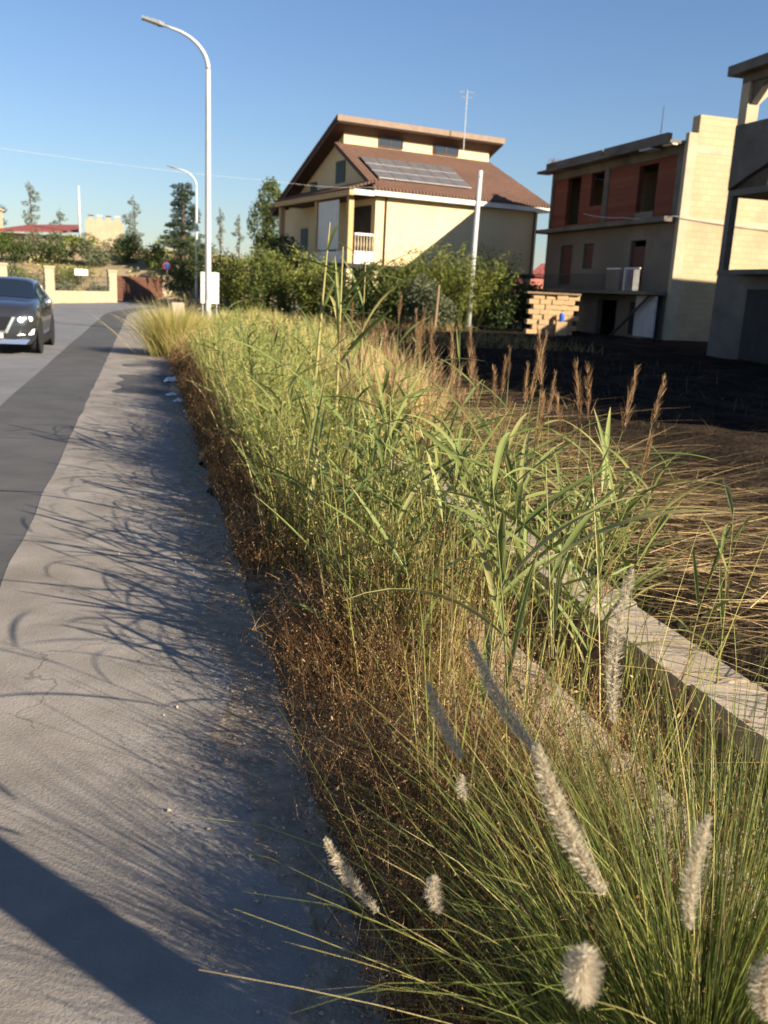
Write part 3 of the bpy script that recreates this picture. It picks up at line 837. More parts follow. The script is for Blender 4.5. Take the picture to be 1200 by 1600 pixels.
# ---- stack of sandstone blocks
stc = thing('stone_block_stack', 'low stack of pale sandstone blocks beside the brick building', 'block stack', (7.45, 43.4, -.5), R(8))
me_blk = None
bz = 0.0
for row in range(8):
    n = 4
    for k in range(n):
        x = -.95 + k * .56 + (.25 if row % 2 else 0) + rnd.uniform(-.03, .03)
        y = rnd.uniform(-.05, .05)
        if me_blk is None:
            b0 = MB().box(-.27, .27, -.2, .2, 0, .225).build('block', MT['stone'], stc, bevel=.012); me_blk = b0.data; b = b0
        else:
            b = link('block', me_blk, stc)
        b.location = (x, y, .55 + row * .232); b.rotation_euler = (0, 0, rnd.uniform(-.05, .05))
MB().box(-1.25, 1.15, -.3, .3, .3, .54).build('base', MT['wood'], stc)
MB().box(-1.35, 1.25, -.32, .32, 2.42, 2.5).build('cover_board', MT['wood'], stc)
bc = thing('blue_can', 'small blue plastic can in front of the stone stack', 'can', (7.85, 42.9, -.2))
MB().lathe([(.11, .9), (.125, .93), (.125, 1.2), (.10, 1.26), (.05, 1.3)], 12).build('can', MT['blue'], bc)
MB().lathe([(.04, 1.301), (.04, 1.34)], 10).build('cap', MT['white'], bc)
MB().box(-.25, .25, -.2, .2, -.05, .9).build('pedestal_block', MT['stone'], bc)

# ---- far left: boundary wall, pillars, gate, house, towers
wallpts = [(-24.3, 48.0), (-22.2, 52.0), (-21.4, 57.0), (-19.95, 65.0)]


def wall_seg(a, b):
    return math.hypot(b[0] - a[0], b[1] - a[1]), math.atan2(b[1] - a[1], b[0] - a[0])


bw = thing('boundary_wall', 'cream low boundary wall with square pillars and wire railing by the bend', 'wall', (0, 0, 0))
for a, b in zip(wallpts[:-1], wallpts[1:]):
    l, an_ = wall_seg(a, b)
    MB().box(.3, l - .3, -.12, .12, -.1, .75).build('low_wall', MT['pillar'], bw, (a[0], a[1], 0), an_)
    r_ = MB()
    for z in (1.0, 1.35, 1.7): r_.tube([(.3, 0, z), (l - .3, 0, z)], .02, 4)
    for k in range(int(l / .35)): r_.tube([(.4 + k * .35, 0, .75), (.4 + k * .35, 0, 1.75)], .014, 4)
    tag(r_.build('railing', MT['dark_metal'], bw, (a[0], a[1], 0), an_), kind='stuff')
for p in wallpts:
    MB().box(-.28, .28, -.28, .28, -.1, 2.1).box(-.33, .33, -.33, .33, 2.102, 2.22).build('pillar', MT['pillar'], bw, (p[0], p[1], 0), .5)
# (last bay is the gate)
gp = [(-19.85, 65.4), (-18.75, 75.0)]
gt = thing('gate', 'red brown sheet metal gate between cream pillars at the bend', 'gate', (gp[0][0], gp[0][1], 0), wall_seg(*gp)[1])
gl = wall_seg(*gp)[0]
for k in range(10):
    x0 = .4 + k * (gl - .8) / 10
    MB().box(x0, x0 + (gl - .8) / 10 - .02, -.03, .03, .1, 1.85 + .0 * k).build('panel', MT['rust'], gt)
MB().box(.35, gl - .35, -.06, -.032, .35, .42).box(.35, gl - .35, -.06, -.032, 1.55, 1.62).build('frame', MT['rust'], gt)
gp2 = thing('gate_pillar', 'cream square pillar at the far end of the red brown gate', 'pillar', (gp[1][0], gp[1][1], 0), .4)
MB().box(-.26, .26, -.26, .26, -.1, 1.95).build('shaft', MT['pillar'], gp2)
MB().box(-.32, .32, -.32, .32, 1.952, 2.06).build('cap', MT['pillar'], gp2)
bw2 = thing('roadside_wall', 'low cream wall running on right of the red gate behind the lamps', 'wall', (gp[1][0], gp[1][1], 0), R(52))
MB().box(.4, 14, -.12, .12, -.1, .8).build('low_wall', MT['pillar'], bw2)
MB().box(.35, 14.05, -.16, .16, .802, .88).build('coping', MT['pillar'], bw2)
sg = thing('wall_sign', 'small white rectangular sign above the boundary wall', 'sign', (-20.75, 61.0, 0), R(60))
MB().box(-.55, .55, -.02, .02, 1.75, 2.15).build('board', MT['white'], sg)
MB().tube([(0, .04, .1), (0, .04, 1.75)], .02, 6).build('post', MT['dark_metal'], sg)

hh = lambda x, y: hill_h(x, y) - .05
# house with the red roof on the hill
rh = thing('red_roof_house', 'low house with dark red pitched roof on the hill at left', 'house', (-37.2, 95.0, 4.2), R(12))
MB().box(-3.2, 4.2, .4, 4.2, -.6, 1.45).build('wall', MT['pillar'], rh)
MB().add([(-4.0, -.8, 1.55), (4.6, -.8, 1.95), (4.3, 4.5, 2.85), (-1.0, 4.5, 2.55), (-4.0, -.8, 1.4), (4.6, -.8, 1.8), (4.3, 4.5, 2.7), (-1.0, 4.5, 2.4)],
         [(0, 1, 2, 3), (7, 6, 5, 4), (0, 4, 5, 1), (1, 5, 6, 2), (2, 6, 7, 3), (3, 7, 4, 0)]).build('roof', MT['red_roof'], rh)
MB().box(1, 4.15, .36, .398, .7, 1.4).build('porch_opening', MT['hole'], rh)  # flat dark plate in place of a shaded recess
th_ = thing('cream_tower_house', 'cream flat topped house with small chimney pots behind the pole', 'house', (-29.6, 94.0, 4.2), R(12))
MB().box(-1.7, 1.7, 0, 4, -.8, 3.0).build('wall', MT['pillar'], th_)
for k in range(4):
    c = MB().box(-1.4 + k * .85, -1.0 + k * .85, .1, .5, 3.002, 3.4).build('chimney', MT['pillar'], th_)
    MB().box(-1.45 + k * .85, -.95 + k * .85, .05, .55, 3.402, 3.5).build('chimney_cap', MT['dark_metal'] if k % 2 == 0 else MT['white'], c)
MB().box(-6, -1.705, -.6, -.4, -.5, .9).build('terrace_wall', MT['pillar'], th_)
lh = thing('cream_house', 'cream house corner on the hill at the left picture edge', 'house', (-44.5, 95, hh(-44.5, 95)), R(8))
MB().box(-5, 2.6, 0, 6, -.5, 4.0).build('wall', MT['pillar'], lh)
MB().box(-5.1, 2.75, -.15, 6.1, 4.002, 4.2).build('cornice', MT['cream_conc'], lh)
MB().box(.5, 1.4, -.04, -.002, 1.5, 2.8).build('window', MT['win'], lh)
tw = thing('terrace_wall', 'long pale retaining wall along the hilltop below the red roof', 'wall', (-52, 91, 4.15), R(1))
MB().box(0, 34, 0, .3, -.6, .30).build('wall', MT['pillar'], tw)
MB().box(-.05, 34.05, -.06, .36, .302, .38).build('coping', MT['pillar'], tw)
dm = thing('domed_house', 'far cream house with a small white dome behind bushes', 'house', (-27.2, 112, hh(-27, 112)), 0)
MB().box(-1.5, 7, 0, 5, -.5, .75).build('wall', MT['pillar'], dm)
MB().lathe([(.75, .752), (.72, 1.1), (.5, 1.45), (.15, 1.6)], 12, 'z', (0, 1.2, 0)).build('dome', MT['white'], dm)

# ================================================================== STREET FURNITURE
def street_lamp(loc, label, hz=10.0):
    t = thing('street_lamp', label, 'street lamp', (loc[0], loc[1], 0), RA, 'curved street lamps along the verge')
    hs_ = 7.85
    pts = [(0, 0, 0), (0, 0, 1.6), (0, 0, 4.5), (0, 0, 6.6), (0, 0, hs_)]
    rad = [.105, .10, .088, .078, .072]
    MB().tube(pts, rad, 12).build('pole', MT['galv'], t, smooth=True)
    arc = []
    for k in range(15):
        q = k / 14 * R(76)
        arc.append((-1.35 * (1 - math.cos(q)), 0, hs_ + 1.03 * math.sin(q)))
    arc.append((arc[-1][0] - .25, 0, arc[-1][2] + .06))
    MB().tube(arc, [.072 - .0022 * k for k in range(16)], 10).build('arm', MT['galv'], t, smooth=True)
    ex, ez = arc[-1][0], arc[-1][2]
    hd = MB().add([(ex + .03, -.05, ez - .04), (ex + .03, .05, ez - .04), (ex - .12, .15, ez - .02), (ex - .62, .13, ez + .10), (ex - .62, -.13, ez + .10), (ex - .12, -.15, ez - .02),
                   (ex + .03, -.05, ez + .05), (ex + .03, .05, ez + .05), (ex - .12, .13, ez + .09), (ex - .62, .11, ez + .17), (ex - .62, -.11, ez + .17), (ex - .12, -.13, ez + .09)],
                  [(0, 1, 2, 3, 4, 5), (11, 10, 9, 8, 7, 6)] + [(i, (i + 1) % 6, 6 + (i + 1) % 6, 6 + i) for i in range(6)]).build('lamp_head', MT['lamp_head'], t)
    MB().add([(ex - .16, -.1, ez - .028), (ex - .16, .1, ez - .028), (ex - .56, .09, ez + .078), (ex - .56, -.09, ez + .078)], [(0, 1, 2, 3)]).build('lens', MT['white'], hd)
    MB().lathe([(.17, -.05), (.17, .12), (.12, .16)], 12).build('base', MT['concrete'], t)
    MB().box(-.05, .05, -.115, -.10, .8, 1.15).build('hatch', MT['galv'], t)
    return t


street_lamp((-5.88, 29.02), 'tall pale street lamp with curved arm, the nearer of the two')
street_lamp((-13.55, 63.0), 'farther curved street lamp seen beyond the nearer one, near the bend')

up_ = thing('utility_pole', 'plain grey utility pole standing in front of the cream villa', 'utility pole', (3.78, 46.3, 0))
MB().tube([(-.02, 0, -.2), (.02, 0, 3.5), (.1, 0, 7.6)], [.17, .145, .11], 12).build('shaft', MT['polegrey'], up_, smooth=True)
MB().tube([(.1, -.12, 7.3), (.1, .12, 7.3)], .03, 6).build('bracket', MT['dark_metal'], up_)
hp = thing('utility_pole', 'thin pale utility pole rising in front of the red roofed hill house', 'utility pole', (-31.8, 93.5, hh(-31.8, 93.5)))
MB().tube([(0, 0, -.3), (0, 0, 6.2)], [.14, .09], 8).build('shaft', MT['polegrey'], hp, smooth=True)
np_ = thing('utility_pole', 'concrete pole casting the broad dark shadow stripe across the pavement corner', 'utility pole', (1.17, .71, 0))
MB().tube([(0, 0, -.2), (0, 0, 4.5), (0, 0, 9)], [.10, .092, .08], 14).build('shaft', MT['polegrey'], np_, smooth=True)

# white blank board behind the lamp
wb = thing('sign_board', 'white blank upright board on posts behind the nearer lamp', 'sign board', (-7.55, 37.6, 0), R(14))
MB().box(-.37, .37, -.03, .03, .85, 2.1).build('board', MT['white'], wb, bevel=.012)
for x in (-.28, .28):
    MB().tube([(x, .055, -.05), (x, .055, 2.0)], .024, 8).build('post', MT['galv'], wb)
# blue round sign
rs = thing('road_sign', 'round blue road sign with red rim on a thin post by the gate', 'road sign', (-17.3, 70.0, 0), R(12))
MB().tube([(0, .03, -.05), (0, .03, 2.9)], .03, 8).build('post', MT['galv'], rs)
d_ = MB()
for k in range(24):
    pass
disc = MB().lathe([(.3, -.012), (.3, .012)], 24)
disc.v = [(x, z_, y + 2.75) for x, y, z_ in disc.v]
dk = disc.build('disc', MT['sign_red'], rs)
d2 = MB().lathe([(.24, -.018), (.24, -.0125)], 24); d2.v = [(x, z_, y + 2.75) for x, y, z_ in d2.v]
d2.build('face', MT['sign_blue'], dk)
# concrete kerb lump and dark barrier at the end of the pavement
kb = thing('concrete_block', 'rough pale concrete block beside the far lamp base', 'block', (-9.75, 41.3, 0), .3)
MB().box(-.3, .3, -.25, .25, 0, .75).build('block', MT['concrete'], kb, bevel=.05)
bar = thing('guard_rail', 'dark low guard rail crossing behind the pale tussock', 'guard rail', (-12.6, 55.0, 0), R(-3))
MB().box(-1.0, 3.6, -.03, .03, .35, .62).build('rail', MT['dark_metal'], bar)
for x in (-.9, .6, 2.1, 3.5):
    MB().box(x - .05, x + .05, .035, .13, 0, .68).build('post', MT['galv'], bar)


def cable(name, label, pts, rad=.018, sag=.4, m=None):
    t = []
    for a, b in zip(pts[:-1], pts[1:]):
        a, b = Vector(a), Vector(b)
        for k in range(9 if b is not pts[-1] else 10):
            q = k / 9
            p = a.lerp(b, q); p.z -= sag * 4 * q * (1 - q)
            t.append(p)
    t.append(Vector(pts[-1]))
    o = MB().tube(t, rad, 5).build(name, m or MT['polegrey'], None, smooth=True)
    return tag(o, label, 'cable')


cable('overhead_cable', 'thin pale overhead cable strung to the villa eave from the left', [tuple(pt(-60, 222, 42)), tuple(pt(437, 284, 47)), (-1.3, 51.2, 7.12)], .0055, .12)
_c, _s = math.cos(R(17.3)), math.sin(R(17.3))
bl_ = lambda x, y, z: (K[0] + x * _c - y * _s, K[1] + x * _s + y * _c, z)
cable('overhead_cable', 'pale cable sagging across the brick building facade', [bl_(-.7, 7.2, 6.05), bl_(-.7, 3.2, 5.62), bl_(-.35, -.35, 5.5), bl_(9, -.4, 5.2)], .018, .08)

# ---------------------------------------------------------------- pavement bits
mh = thing('manhole_cover', 'round dark manhole cover in the pavement near the tussock', 'manhole cover', (*rd(18.9, -.12), .005))
MB().lathe([(.33, 0), (.33, .012), (.3, .016)], 24).build('cover', MT['patch'], mh)
pp = sheet('pavement_patch', MT['patch'], lin(14.2, 17.0, 10), [-.42, -.1, .2, .45], .0085, jitter=.18)
for i, (s, r_, sc) in enumerate(((16.0, .48, 1.0), (14.0, .36, .45), (13.3, .5, .5))):
    m_ = MB()
    g_ = 6
    vs = [(sc * (a - g_ / 2) * .07 + rnd.uniform(-.02, .02), sc * (b - g_ / 2) * .055 + rnd.uniform(-.02, .02), sc * max(0.0, rnd.uniform(.0, .13) * (1 - (abs(a - 3) + abs(b - 3)) / 6.5))) for a in range(g_ + 1) for b in range(g_ + 1)]
    fs = [(a * (g_ + 1) + b, a * (g_ + 1) + b + 1, (a + 1) * (g_ + 1) + b + 1, (a + 1) * (g_ + 1) + b) for a in range(g_) for b in range(g_)]
    x, y = rd(s, r_)
    o = m_.add(vs, fs).build('litter', MT['litter'], None, (x, y, .012), rnd.uniform(0, 3))
    tag(o, ['crumpled white plastic bag at the weeds beside the pavement', 'white scrap of litter nearer than the crumpled bag', 'small pale paper scrap at the weed edge'][i], 'litter')
n = 2600
s_ = rng.uniform(1.0, 22, n); r_ = .62 - np.abs(rng.normal(0, .16, n)) + np.where(rng.uniform(0, 1, n) < .03, -rng.uniform(0, .5, n), 0)
gs = rng.uniform(.004, .012, n) * np.where(rng.uniform(0, 1, n) < .06, 2.0, 1)
base_p = with_z(rdn(s_, r_), .007)
oct_ = np.array([(1, 0, 0), (0, 1, 0), (-1, 0, 0), (0, -1, 0), (0, 0, .8), (0, 0, -.6)], float)
Vg = (base_p[:, None, :] + oct_[None] * gs[:, None, None] * rng.uniform(.6, 1.3, (n, 6, 1))).reshape(-1, 3)
fo = np.array([(0, 1, 4), (1, 2, 4), (2, 3, 4), (3, 0, 4), (1, 0, 5), (2, 1, 5), (3, 2, 5), (0, 3, 5)])
Fg = (np.arange(n)[:, None, None] * 6 + fo[None]).reshape(-1, 3)
tag(link('gravel', mesh_arrays('gravel', Vg, Fg, rng.uniform(0, 1, n * 6), MT['concrete'], smooth=False)), 'loose grit along the weedy pavement edge', 'gravel', kind='stuff')
# ================================================================== CAR
def build_car():
    t = thing('parked_car', 'dark grey suv with lit headlights coming along the road', 'car', (*rd(22.85, -3.15), -.004), RA + math.pi)
    t.name = 'car'
    # local: y forward, x right; sections (y, half width at sill, half width belt, belt z, top half width, top z, bottom z)
    W = .92
    st = [(2.19, .50, .55, .68, .40, .74, .36), (2.12, .72, .76, .80, .60, .90, .26), (1.95, .84, .88, .92, .72, 1.01, .22), (1.55, .89, .92, 1.00, .78, 1.09, .20),
          (1.05, .90, .92, 1.05, .80, 1.14, .20), (.85, .90, .92, 1.05, .80, 1.17, .20), (.45, .90, .92, 1.01, .70, 1.34, .20), (.08, .90, .92, 1.02, .62, 1.54, .20),
          (-.35, .90, .92, 1.03, .61, 1.60, .20), (-.9, .90, .92, 1.04, .61, 1.60, .20), (-1.45, .90, .92, 1.06, .60, 1.55, .22), (-1.8, .88, .90, 1.08, .60, 1.46, .25),
          (-2.1, .84, .86, 1.05, .62, 1.12, .3), (-2.2, .7, .74, .95, .55, .98, .4)]
    rows = []
    for y, a, b, bz_, tw_, tz, z0_ in st:
        half = [(0, z0_), (a * .9, z0_), (a, z0_ + .12), (b, (bz_ + z0_) / 2 + .05), (b * .985, bz_ - .06), (b * .94, bz_), (tw_ + .03, tz - (tz - bz_) * .12), (tw_ * .85, tz - .01), (tw_ * .45, tz + .01), (0, tz + .012)]
        rows.append([(x, y, z) for x, z in half] + [(-x, y, z) for x, z in half[-2:0:-1]])
    n = len(rows[0])
    mb = MB()
    mb.add([p for r_ in rows for p in r_], [(i * n + k, i * n + (k + 1) % n, (i + 1) * n + (k + 1) % n, (i + 1) * n + k) for i in range(len(rows) - 1) for k in range(n)] + [tuple(range(n))[::-1], tuple(range((len(rows) - 1) * n, len(rows) * n))])
    paint = mat('dark_car_paint', (.05, .053, .058), rough=.25, metal=.5, spec=.6)
    paint.node_tree.nodes['Principled BSDF'].inputs['Coat Weight'].default_value = .8
    body = mb.build('body', paint, t, smooth=True)
    glass = glassy('car_glass', (.012, .018, .028), rough=.05, spec=.7)

    def pch(name, idx, off, par=t, m=glass):
        vs = [Vector(rows[i][k]) + Vector(off) for i, k in idx]
        return MB().add(vs, [tuple(range(len(vs)))]).build(name, m, par)
    # windscreen between cowl (4) and roof front (7)
    mb = MB()
    g_ = []
    for i in (5, 6, 7):
        for k in (6, 7, 8, 9, 10, 11, 12):
            p = Vector(rows[i][k]); g_.append(p + Vector((0, .02, .012)))
    mb.add(g_, [(a * 7 + b, a * 7 + b + 1, (a + 1) * 7 + b + 1, (a + 1) * 7 + b) for a in range(2) for b in range(6)])
    mb.build('windscreen', glass, t, smooth=True)
    for sx, (k0, k1) in ((1, (5, 6)), (-1, (n - 5, n - 6))):
        for (i0, i1) in ((6, 8), (8, 9), (9, 11)):
            q = [rows[i0][k0], rows[i1][k0], rows[i1][k1], rows[i0][k1]]
            cx = sum((Vector(p) for p in q), Vector()) / 4
            vs = [cx + (Vector(p) - cx) * .9 + Vector((sx * .02, 0, .006)) for p in q]
            MB().add(vs, [(0, 1, 2, 3)]).build('side_window', glass, t)
    # wheels
    tyre = mat('tyre_rubber', (.018, .018, .018), rough=.9)
    rim = mat('alloy', (.45, .45, .46), rough=.3, metal=.8)
    for y in (1.36, -1.32):
        for sx in (1, -1):
            wh = MB().lathe([(.22, -.1), (.32, -.11), (.345, -.06), (.345, .06), (.32, .11), (.22, .1)], 20, 'x', (sx * .80, y, .345)).build('wheel', tyre, t, smooth=True)
            r2 = MB().lathe([(.215, sx * .095), (.20, sx * .115), (.06, sx * .08), (.04, sx * .12)] if sx > 0 else [(.04, -.12), (.06, -.08), (.20, -.115), (.215, -.095)], 20, 'x', (sx * .80, y, .345))
            r2.build('rim', rim, wh)
            MB().lathe([(.405, sx * .0), (.405, sx * .03)], 20, 'x', (sx * .895, y, .37)).build('wheel_arch', tyre, t)
    # front: grille, bright trim, lamps, plate
    blk = mat('black_grille', (.012, .012, .012), rough=.4)
    chrome = mat('bright_trim', (.75, .75, .76), rough=.18, metal=.9)
    MB().prism([(-.42, 2.2, .80), (.42, 2.2, .80), (.30, 2.24, .50), (-.30, 2.24, .50)], (0, -.08, 0)).build('grille', blk, t)
    MB().prism([(.44, 2.20, .80), (.50, 2.18, .80), (.34, 2.25, .46), (-.34, 2.25, .46), (-.50, 2.18, .80), (-.44, 2.20, .80), (-.30, 2.26, .51), (.30, 2.26, .51)], (0, -.05, 0)).build('grille_trim', chrome, t)
    hl = emit('headlight_glow', (1, .98, .95), 2.5)
    for sx in (1, -1):
        h = MB().add([(sx * .50, 2.17, .70), (sx * .84, 1.98, .74), (sx * .88, 1.86, .84), (sx * .52, 2.12, .79), (sx * .50, 2.05, .70), (sx * .82, 1.86, .74), (sx * .84, 1.78, .84), (sx * .52, 2.02, .79)],
                     [(0, 1, 2, 3), (7, 6, 5, 4), (0, 4, 5, 1), (1, 5, 6, 2), (2, 6, 7, 3), (3, 7, 4, 0)]).build('headlight', glassy('headlight_glass', (.6, .62, .65), .05), t)
        MB().lathe([(.055, 0), (.04, .03)], 12, 'x').build('bulb', hl, h, (sx * .60, 2.165, .745), R(90))
        MB().lathe([(.05, 0), (.04, .03)], 12, 'x').build('bulb', hl, h, (sx * .78, 2.055, .765), R(90))
        MB().add([(sx * .52, 2.22, .42), (sx * .84, 2.06, .44), (sx * .86, 2.0, .56), (sx * .60, 2.17, .54), (sx * .52, 2.1, .42), (sx * .8, 1.95, .44), (sx * .8, 1.9, .56), (sx * .6, 2.05, .54)],
                 [(0, 1, 2, 3), (7, 6, 5, 4), (0, 4, 5, 1), (1, 5, 6, 2), (2, 6, 7, 3), (3, 7, 4, 0)]).build('fog_lamp_trim', chrome, t)
        MB().lathe([(.02, -.1), (.07, -.08), (.09, 0), (.07, .07), (.02, .09)], 10, 'x', (sx * 1.02, .72, 1.10)).build('mirror', chrome if sx < 0 else paint, t, smooth=True)  # mirror on the visible side made bright to look sunlit
    MB().prism([(-.7, 2.2, .24), (.7, 2.2, .24), (.78, 2.17, .34), (-.78, 2.17, .34)], (0, -.1, 0)).build('bumper_lip', chrome, t)
    MB().box(-.26, .26, 2.262, 2.275, .36, .46).build('plate', MT['white'], t)
    for sx in (1, -1):
        MB().box(sx * .928 - .012, sx * .928 + .012, -.25, -.1, .86, .89).box(sx * .928 - .012, sx * .928 + .012, -1.15, -1.0, .88, .91).build('door_handle', paint, t)
        MB().box(min(sx * .86, sx * .925), max(sx * .86, sx * .925), -1.0, 1.0, .2, .34).build('sill_trim', blk, t)


build_car()
# ================================================================== TREES AND BUSHES
def blobs_ring(w_, h_, d_, n, z0_=0, seed=0, k=.55):
    r_ = random.Random(seed); out = []
    for i in range(n):
        a = r_.uniform(0, 6.28); q = r_.uniform(.1, .75)
        s_ = r_.uniform(.75, 1.2) * k
        out.append(((w_ * q * math.cos(a), d_ * q * math.sin(a), z0_ + h_ * r_.uniform(.25, .78)), (w_ * s_ * .75, d_ * s_ * .75, h_ * s_ * .55)))
    return out


# thin saplings on the hill
def sapling(x, y, h, w_, label, n=700, seed=1, m='hazed_tree', grp='slender trees on the hill'):
    z = hh(x, y)
    bl = []
    r_ = random.Random(seed)
    for k in range(12):
        f_ = k / 11
        ww = 1.5 * w_ * (.25 + .9 * math.sin(math.pi * min(1, .15 + f_ * .8))) * r_.uniform(.5, 1.2)
        bl.append(((r_.uniform(-.5, .5) * ww, r_.uniform(-.5, .5) * ww, h * (.25 + .73 * f_)), (ww * .6, ww * .6, h * .05 * r_.uniform(.8, 1.4))))
    return plant_cloud('slender_tree', label, 'tree', (x, y, z), bl, int(n * 1.6), .26, MT[m], [([(0, 0, -.2), (.1, 0, h * .5), (.05, 0, h * .97)], [.09, .06, .02])] +
                       [([(0, 0, h * f_), (r_.uniform(-1, 1) * w_ * .6, r_.uniform(-1, 1) * w_ * .6, h * (f_ + .14))], [.03, .012]) for f_ in (.3, .45, .6, .72)], grp, .45, .5)


sapling(-41.2, 105, 7.2, .9, 'tall slender pale tree behind the dark red roof', 800, 2)
sapling(-46.5, 108, 6.6, .9, 'slender pale tree at the extreme left above the cream house', 700, 3)
sapling(-40.5, 112, 5.2, .7, 'small faint slender tree left of the red roof', 450, 4)
sapling(-29.3, 104, 6.2, .85, 'lone slender tree right of the cream tower house', 700, 5)
sapling(-20.5, 108, 5.8, .5, 'faint thin tree just right of the nearer lamp pole', 350, 6)
sapling(-19.0, 112, 5.6, .45, 'faintest thin tree second right of the lamp poles', 320, 7)
# araucaria-like dark pine
bl = []
r_ = random.Random(5)
for k in range(26):
    f_ = k / 25; ww = 2.0 * (1.0 - .55 * f_)
    for q in range(5):
        a = r_.uniform(0, 6.28); dd = r_.uniform(.3, 1.0) * ww
        bl.append(((dd * math.cos(a), dd * math.sin(a), 1.4 + 6.4 * f_ + r_.uniform(-.1, .15)), (.62 - .28 * f_, .62 - .28 * f_, .2)))
xp, yp = -18.35, 80.0  # foot of the conifer
plant_cloud('pine_tree', 'dark green conifer standing behind the farther lamp', 'tree', (xp, yp, hh(xp, yp)), bl, 17000, .2, MT['pine'], [([(0, 0, -.3), (0, 0, 4), (.05, 0, 7.8)], [.24, .17, .03])], None, .3, .45)

# big trees beyond the villa's left side
xt, yt = -9.9, 71
plant_cloud('broadleaf_tree', 'tall green tree behind the left end of the villa', 'tree', (xt, yt, 0),
            [((.2, 0, 7.9), (1.0, 1.1, 1.5)), ((-.5, .2, 6.2), (1.1, 1.2, 1.8)), ((.7, 0, 6.0), (1.2, 1.2, 1.8)), ((0, .3, 3.9), (1.3, 1.4, 1.8)), ((.3, 0, 8.7), (.6, .7, .9))], 7000, .22, MT['bush'],
            [([(0, 0, -.1), (0, 0, 3.5), (.1, 0, 8.3)], [.22, .16, .05]), ([(0, 0, 2.6), (.9, 0, 4.6)], [.09, .04]), ([(0, 0, 3.0), (-.8, .2, 5)], [.09, .04])], None, .5, .42)
plant_cloud('broadleaf_tree', 'rounded dark tree against the shaded villa side wall', 'tree', (-6.9, 56.5, 0),
            [((0, 0, 3.6), (1.1, 1.1, 1.2)), ((-.5, .3, 2.5), (1.2, 1.2, 1.1)), ((.6, 0, 2.8), (1.1, 1.0, 1.1))], 3500, .2, MT['tree_green'],
            [([(0, 0, -.1), (0, 0, 2), (.1, 0, 3.5)], [.15, .1, .04])], None, .5, .5)

# hedge line of bushes in front of the villa, left to right (x, y, half width, height)
bush_spec = [
    (-14.6, 66, 2.6, 3.2, 'bush', 'wide dark bush behind the white board, leftmost of the hedge bushes', 3000),
    (-11.2, 60, 2.4, 3.3, 'bush', 'dense green bush right of the white board', 3000),
    (-8.2, 53, 2.2, 3.1, 'oleander', 'leafy bush below the tall tree at the villa left', 3200),
    (-5.9, 48, 2.0, 3.0, 'bush', 'dark green bush below the shaded villa side', 3200),
    (-4.0, 46.5, 1.7, 3.0, 'oleander', 'yellowish bush under the villa balcony awning', 2800),
    (-2.2, 45.6, 1.6, 2.4, 'tree_green', 'dark low bush below the villa corner column', 2600),
    (-.2, 45.2, 1.7, 2.5, 'bush', 'rounded bush below the lit villa wall left part', 3000),
    (1.4, 44.6, 1.5, 2.2, 'olive', 'greyish green bush left of the pole shaft', 2600),
    (5.6, 46.8, 1.4, 2.4, 'tree_green', 'dark bush right of the pole beneath the shaded wall', 2600),
    (7.2, 49.0, 1.2, 2.3, 'tree_green', 'very dark bush beside the stone block stack', 2400),
]
for i, (x, y, hw_, h_, m_n, lab, n_) in enumerate(bush_spec):
    h_ *= 1.15
    plant_cloud('bush', lab, 'bush', (x, y, 0), blobs_ring(hw_, h_, hw_ * .8, 13, -.1, 30 + i, .62), int(n_ * 2.1), .155, MT[m_n],
                [([(rnd.uniform(-.3, .3), rnd.uniform(-.3, .3), -.05), (rnd.uniform(-1, 1) * hw_ * .5, rnd.uniform(-1, 1) * .6, h_ * .55)], [.05, .02]) for _ in range(6)], 'bushes in front of the villa', .5, .45)

# upright fanning bush by the pole: leafy shoots
t = thing('bush', 'large bright green bush of upright fanning shoots around the pole', 'bush', (3.3, 47.0, 0), 0, 'bushes in front of the villa')
nst = 230
b_ = np.stack([rng.normal(0, .7, nst), rng.normal(0, .5, nst), np.full(nst, .2)], 1)
Lh = rng.uniform(2.3, 4.0, nst)
az_ = np.arctan2(b_[:, 0], b_[:, 1]) + rng.normal(0, .5, nst)
V1, F1, T1, P1 = ribbons(b_, az_, rng.uniform(.05, .62, nst), rng.uniform(.1, .5, nst), Lh, .03, 6, rng.uniform(.2, .5, nst))
pts = P1[:, 2:, :]
k = 9
idx = rng.integers(0, pts.shape[1], (nst, k * 5)); base_p = np.take_along_axis(pts, idx[..., None].repeat(3, -1), 1).reshape(-1, 3)
base_p = base_p + rng.normal(0, .16, base_p.shape)
V2, F2, T2 = leaf_quads(base_p, rng.uniform(.14, .34, len(base_p)), np.clip(rng.normal(.55, .25, len(base_p)), 0, 1), .22)
link('foliage', mesh_arrays('foliage', *merge([(V1, F1, T1), (V2, F2, T2)]), MT['oleander'], smooth=False), t)
MB().tube([(0, 0, -.1), (.05, 0, .7)], [.14, .09], 8).tube([(.1, .05, -.1), (.5, .1, .9)], [.09, .05], 7).tube([(-.1, .05, -.1), (-.5, .1, .9)], [.09, .05], 7).build('stems', MT['bark'], t)

# stake in the bushes
sk = thing('wooden_stake', 'bare brown wooden stake standing among the bushes left of the pole', 'stake', (1.95, 43.2, 0))
MB().tube([(0, 0, -.1), (.05, 0, 1.1), (.1, .02, 2.1)], [.08, .07, .06], 7).build('stake', MT['wood'], sk)

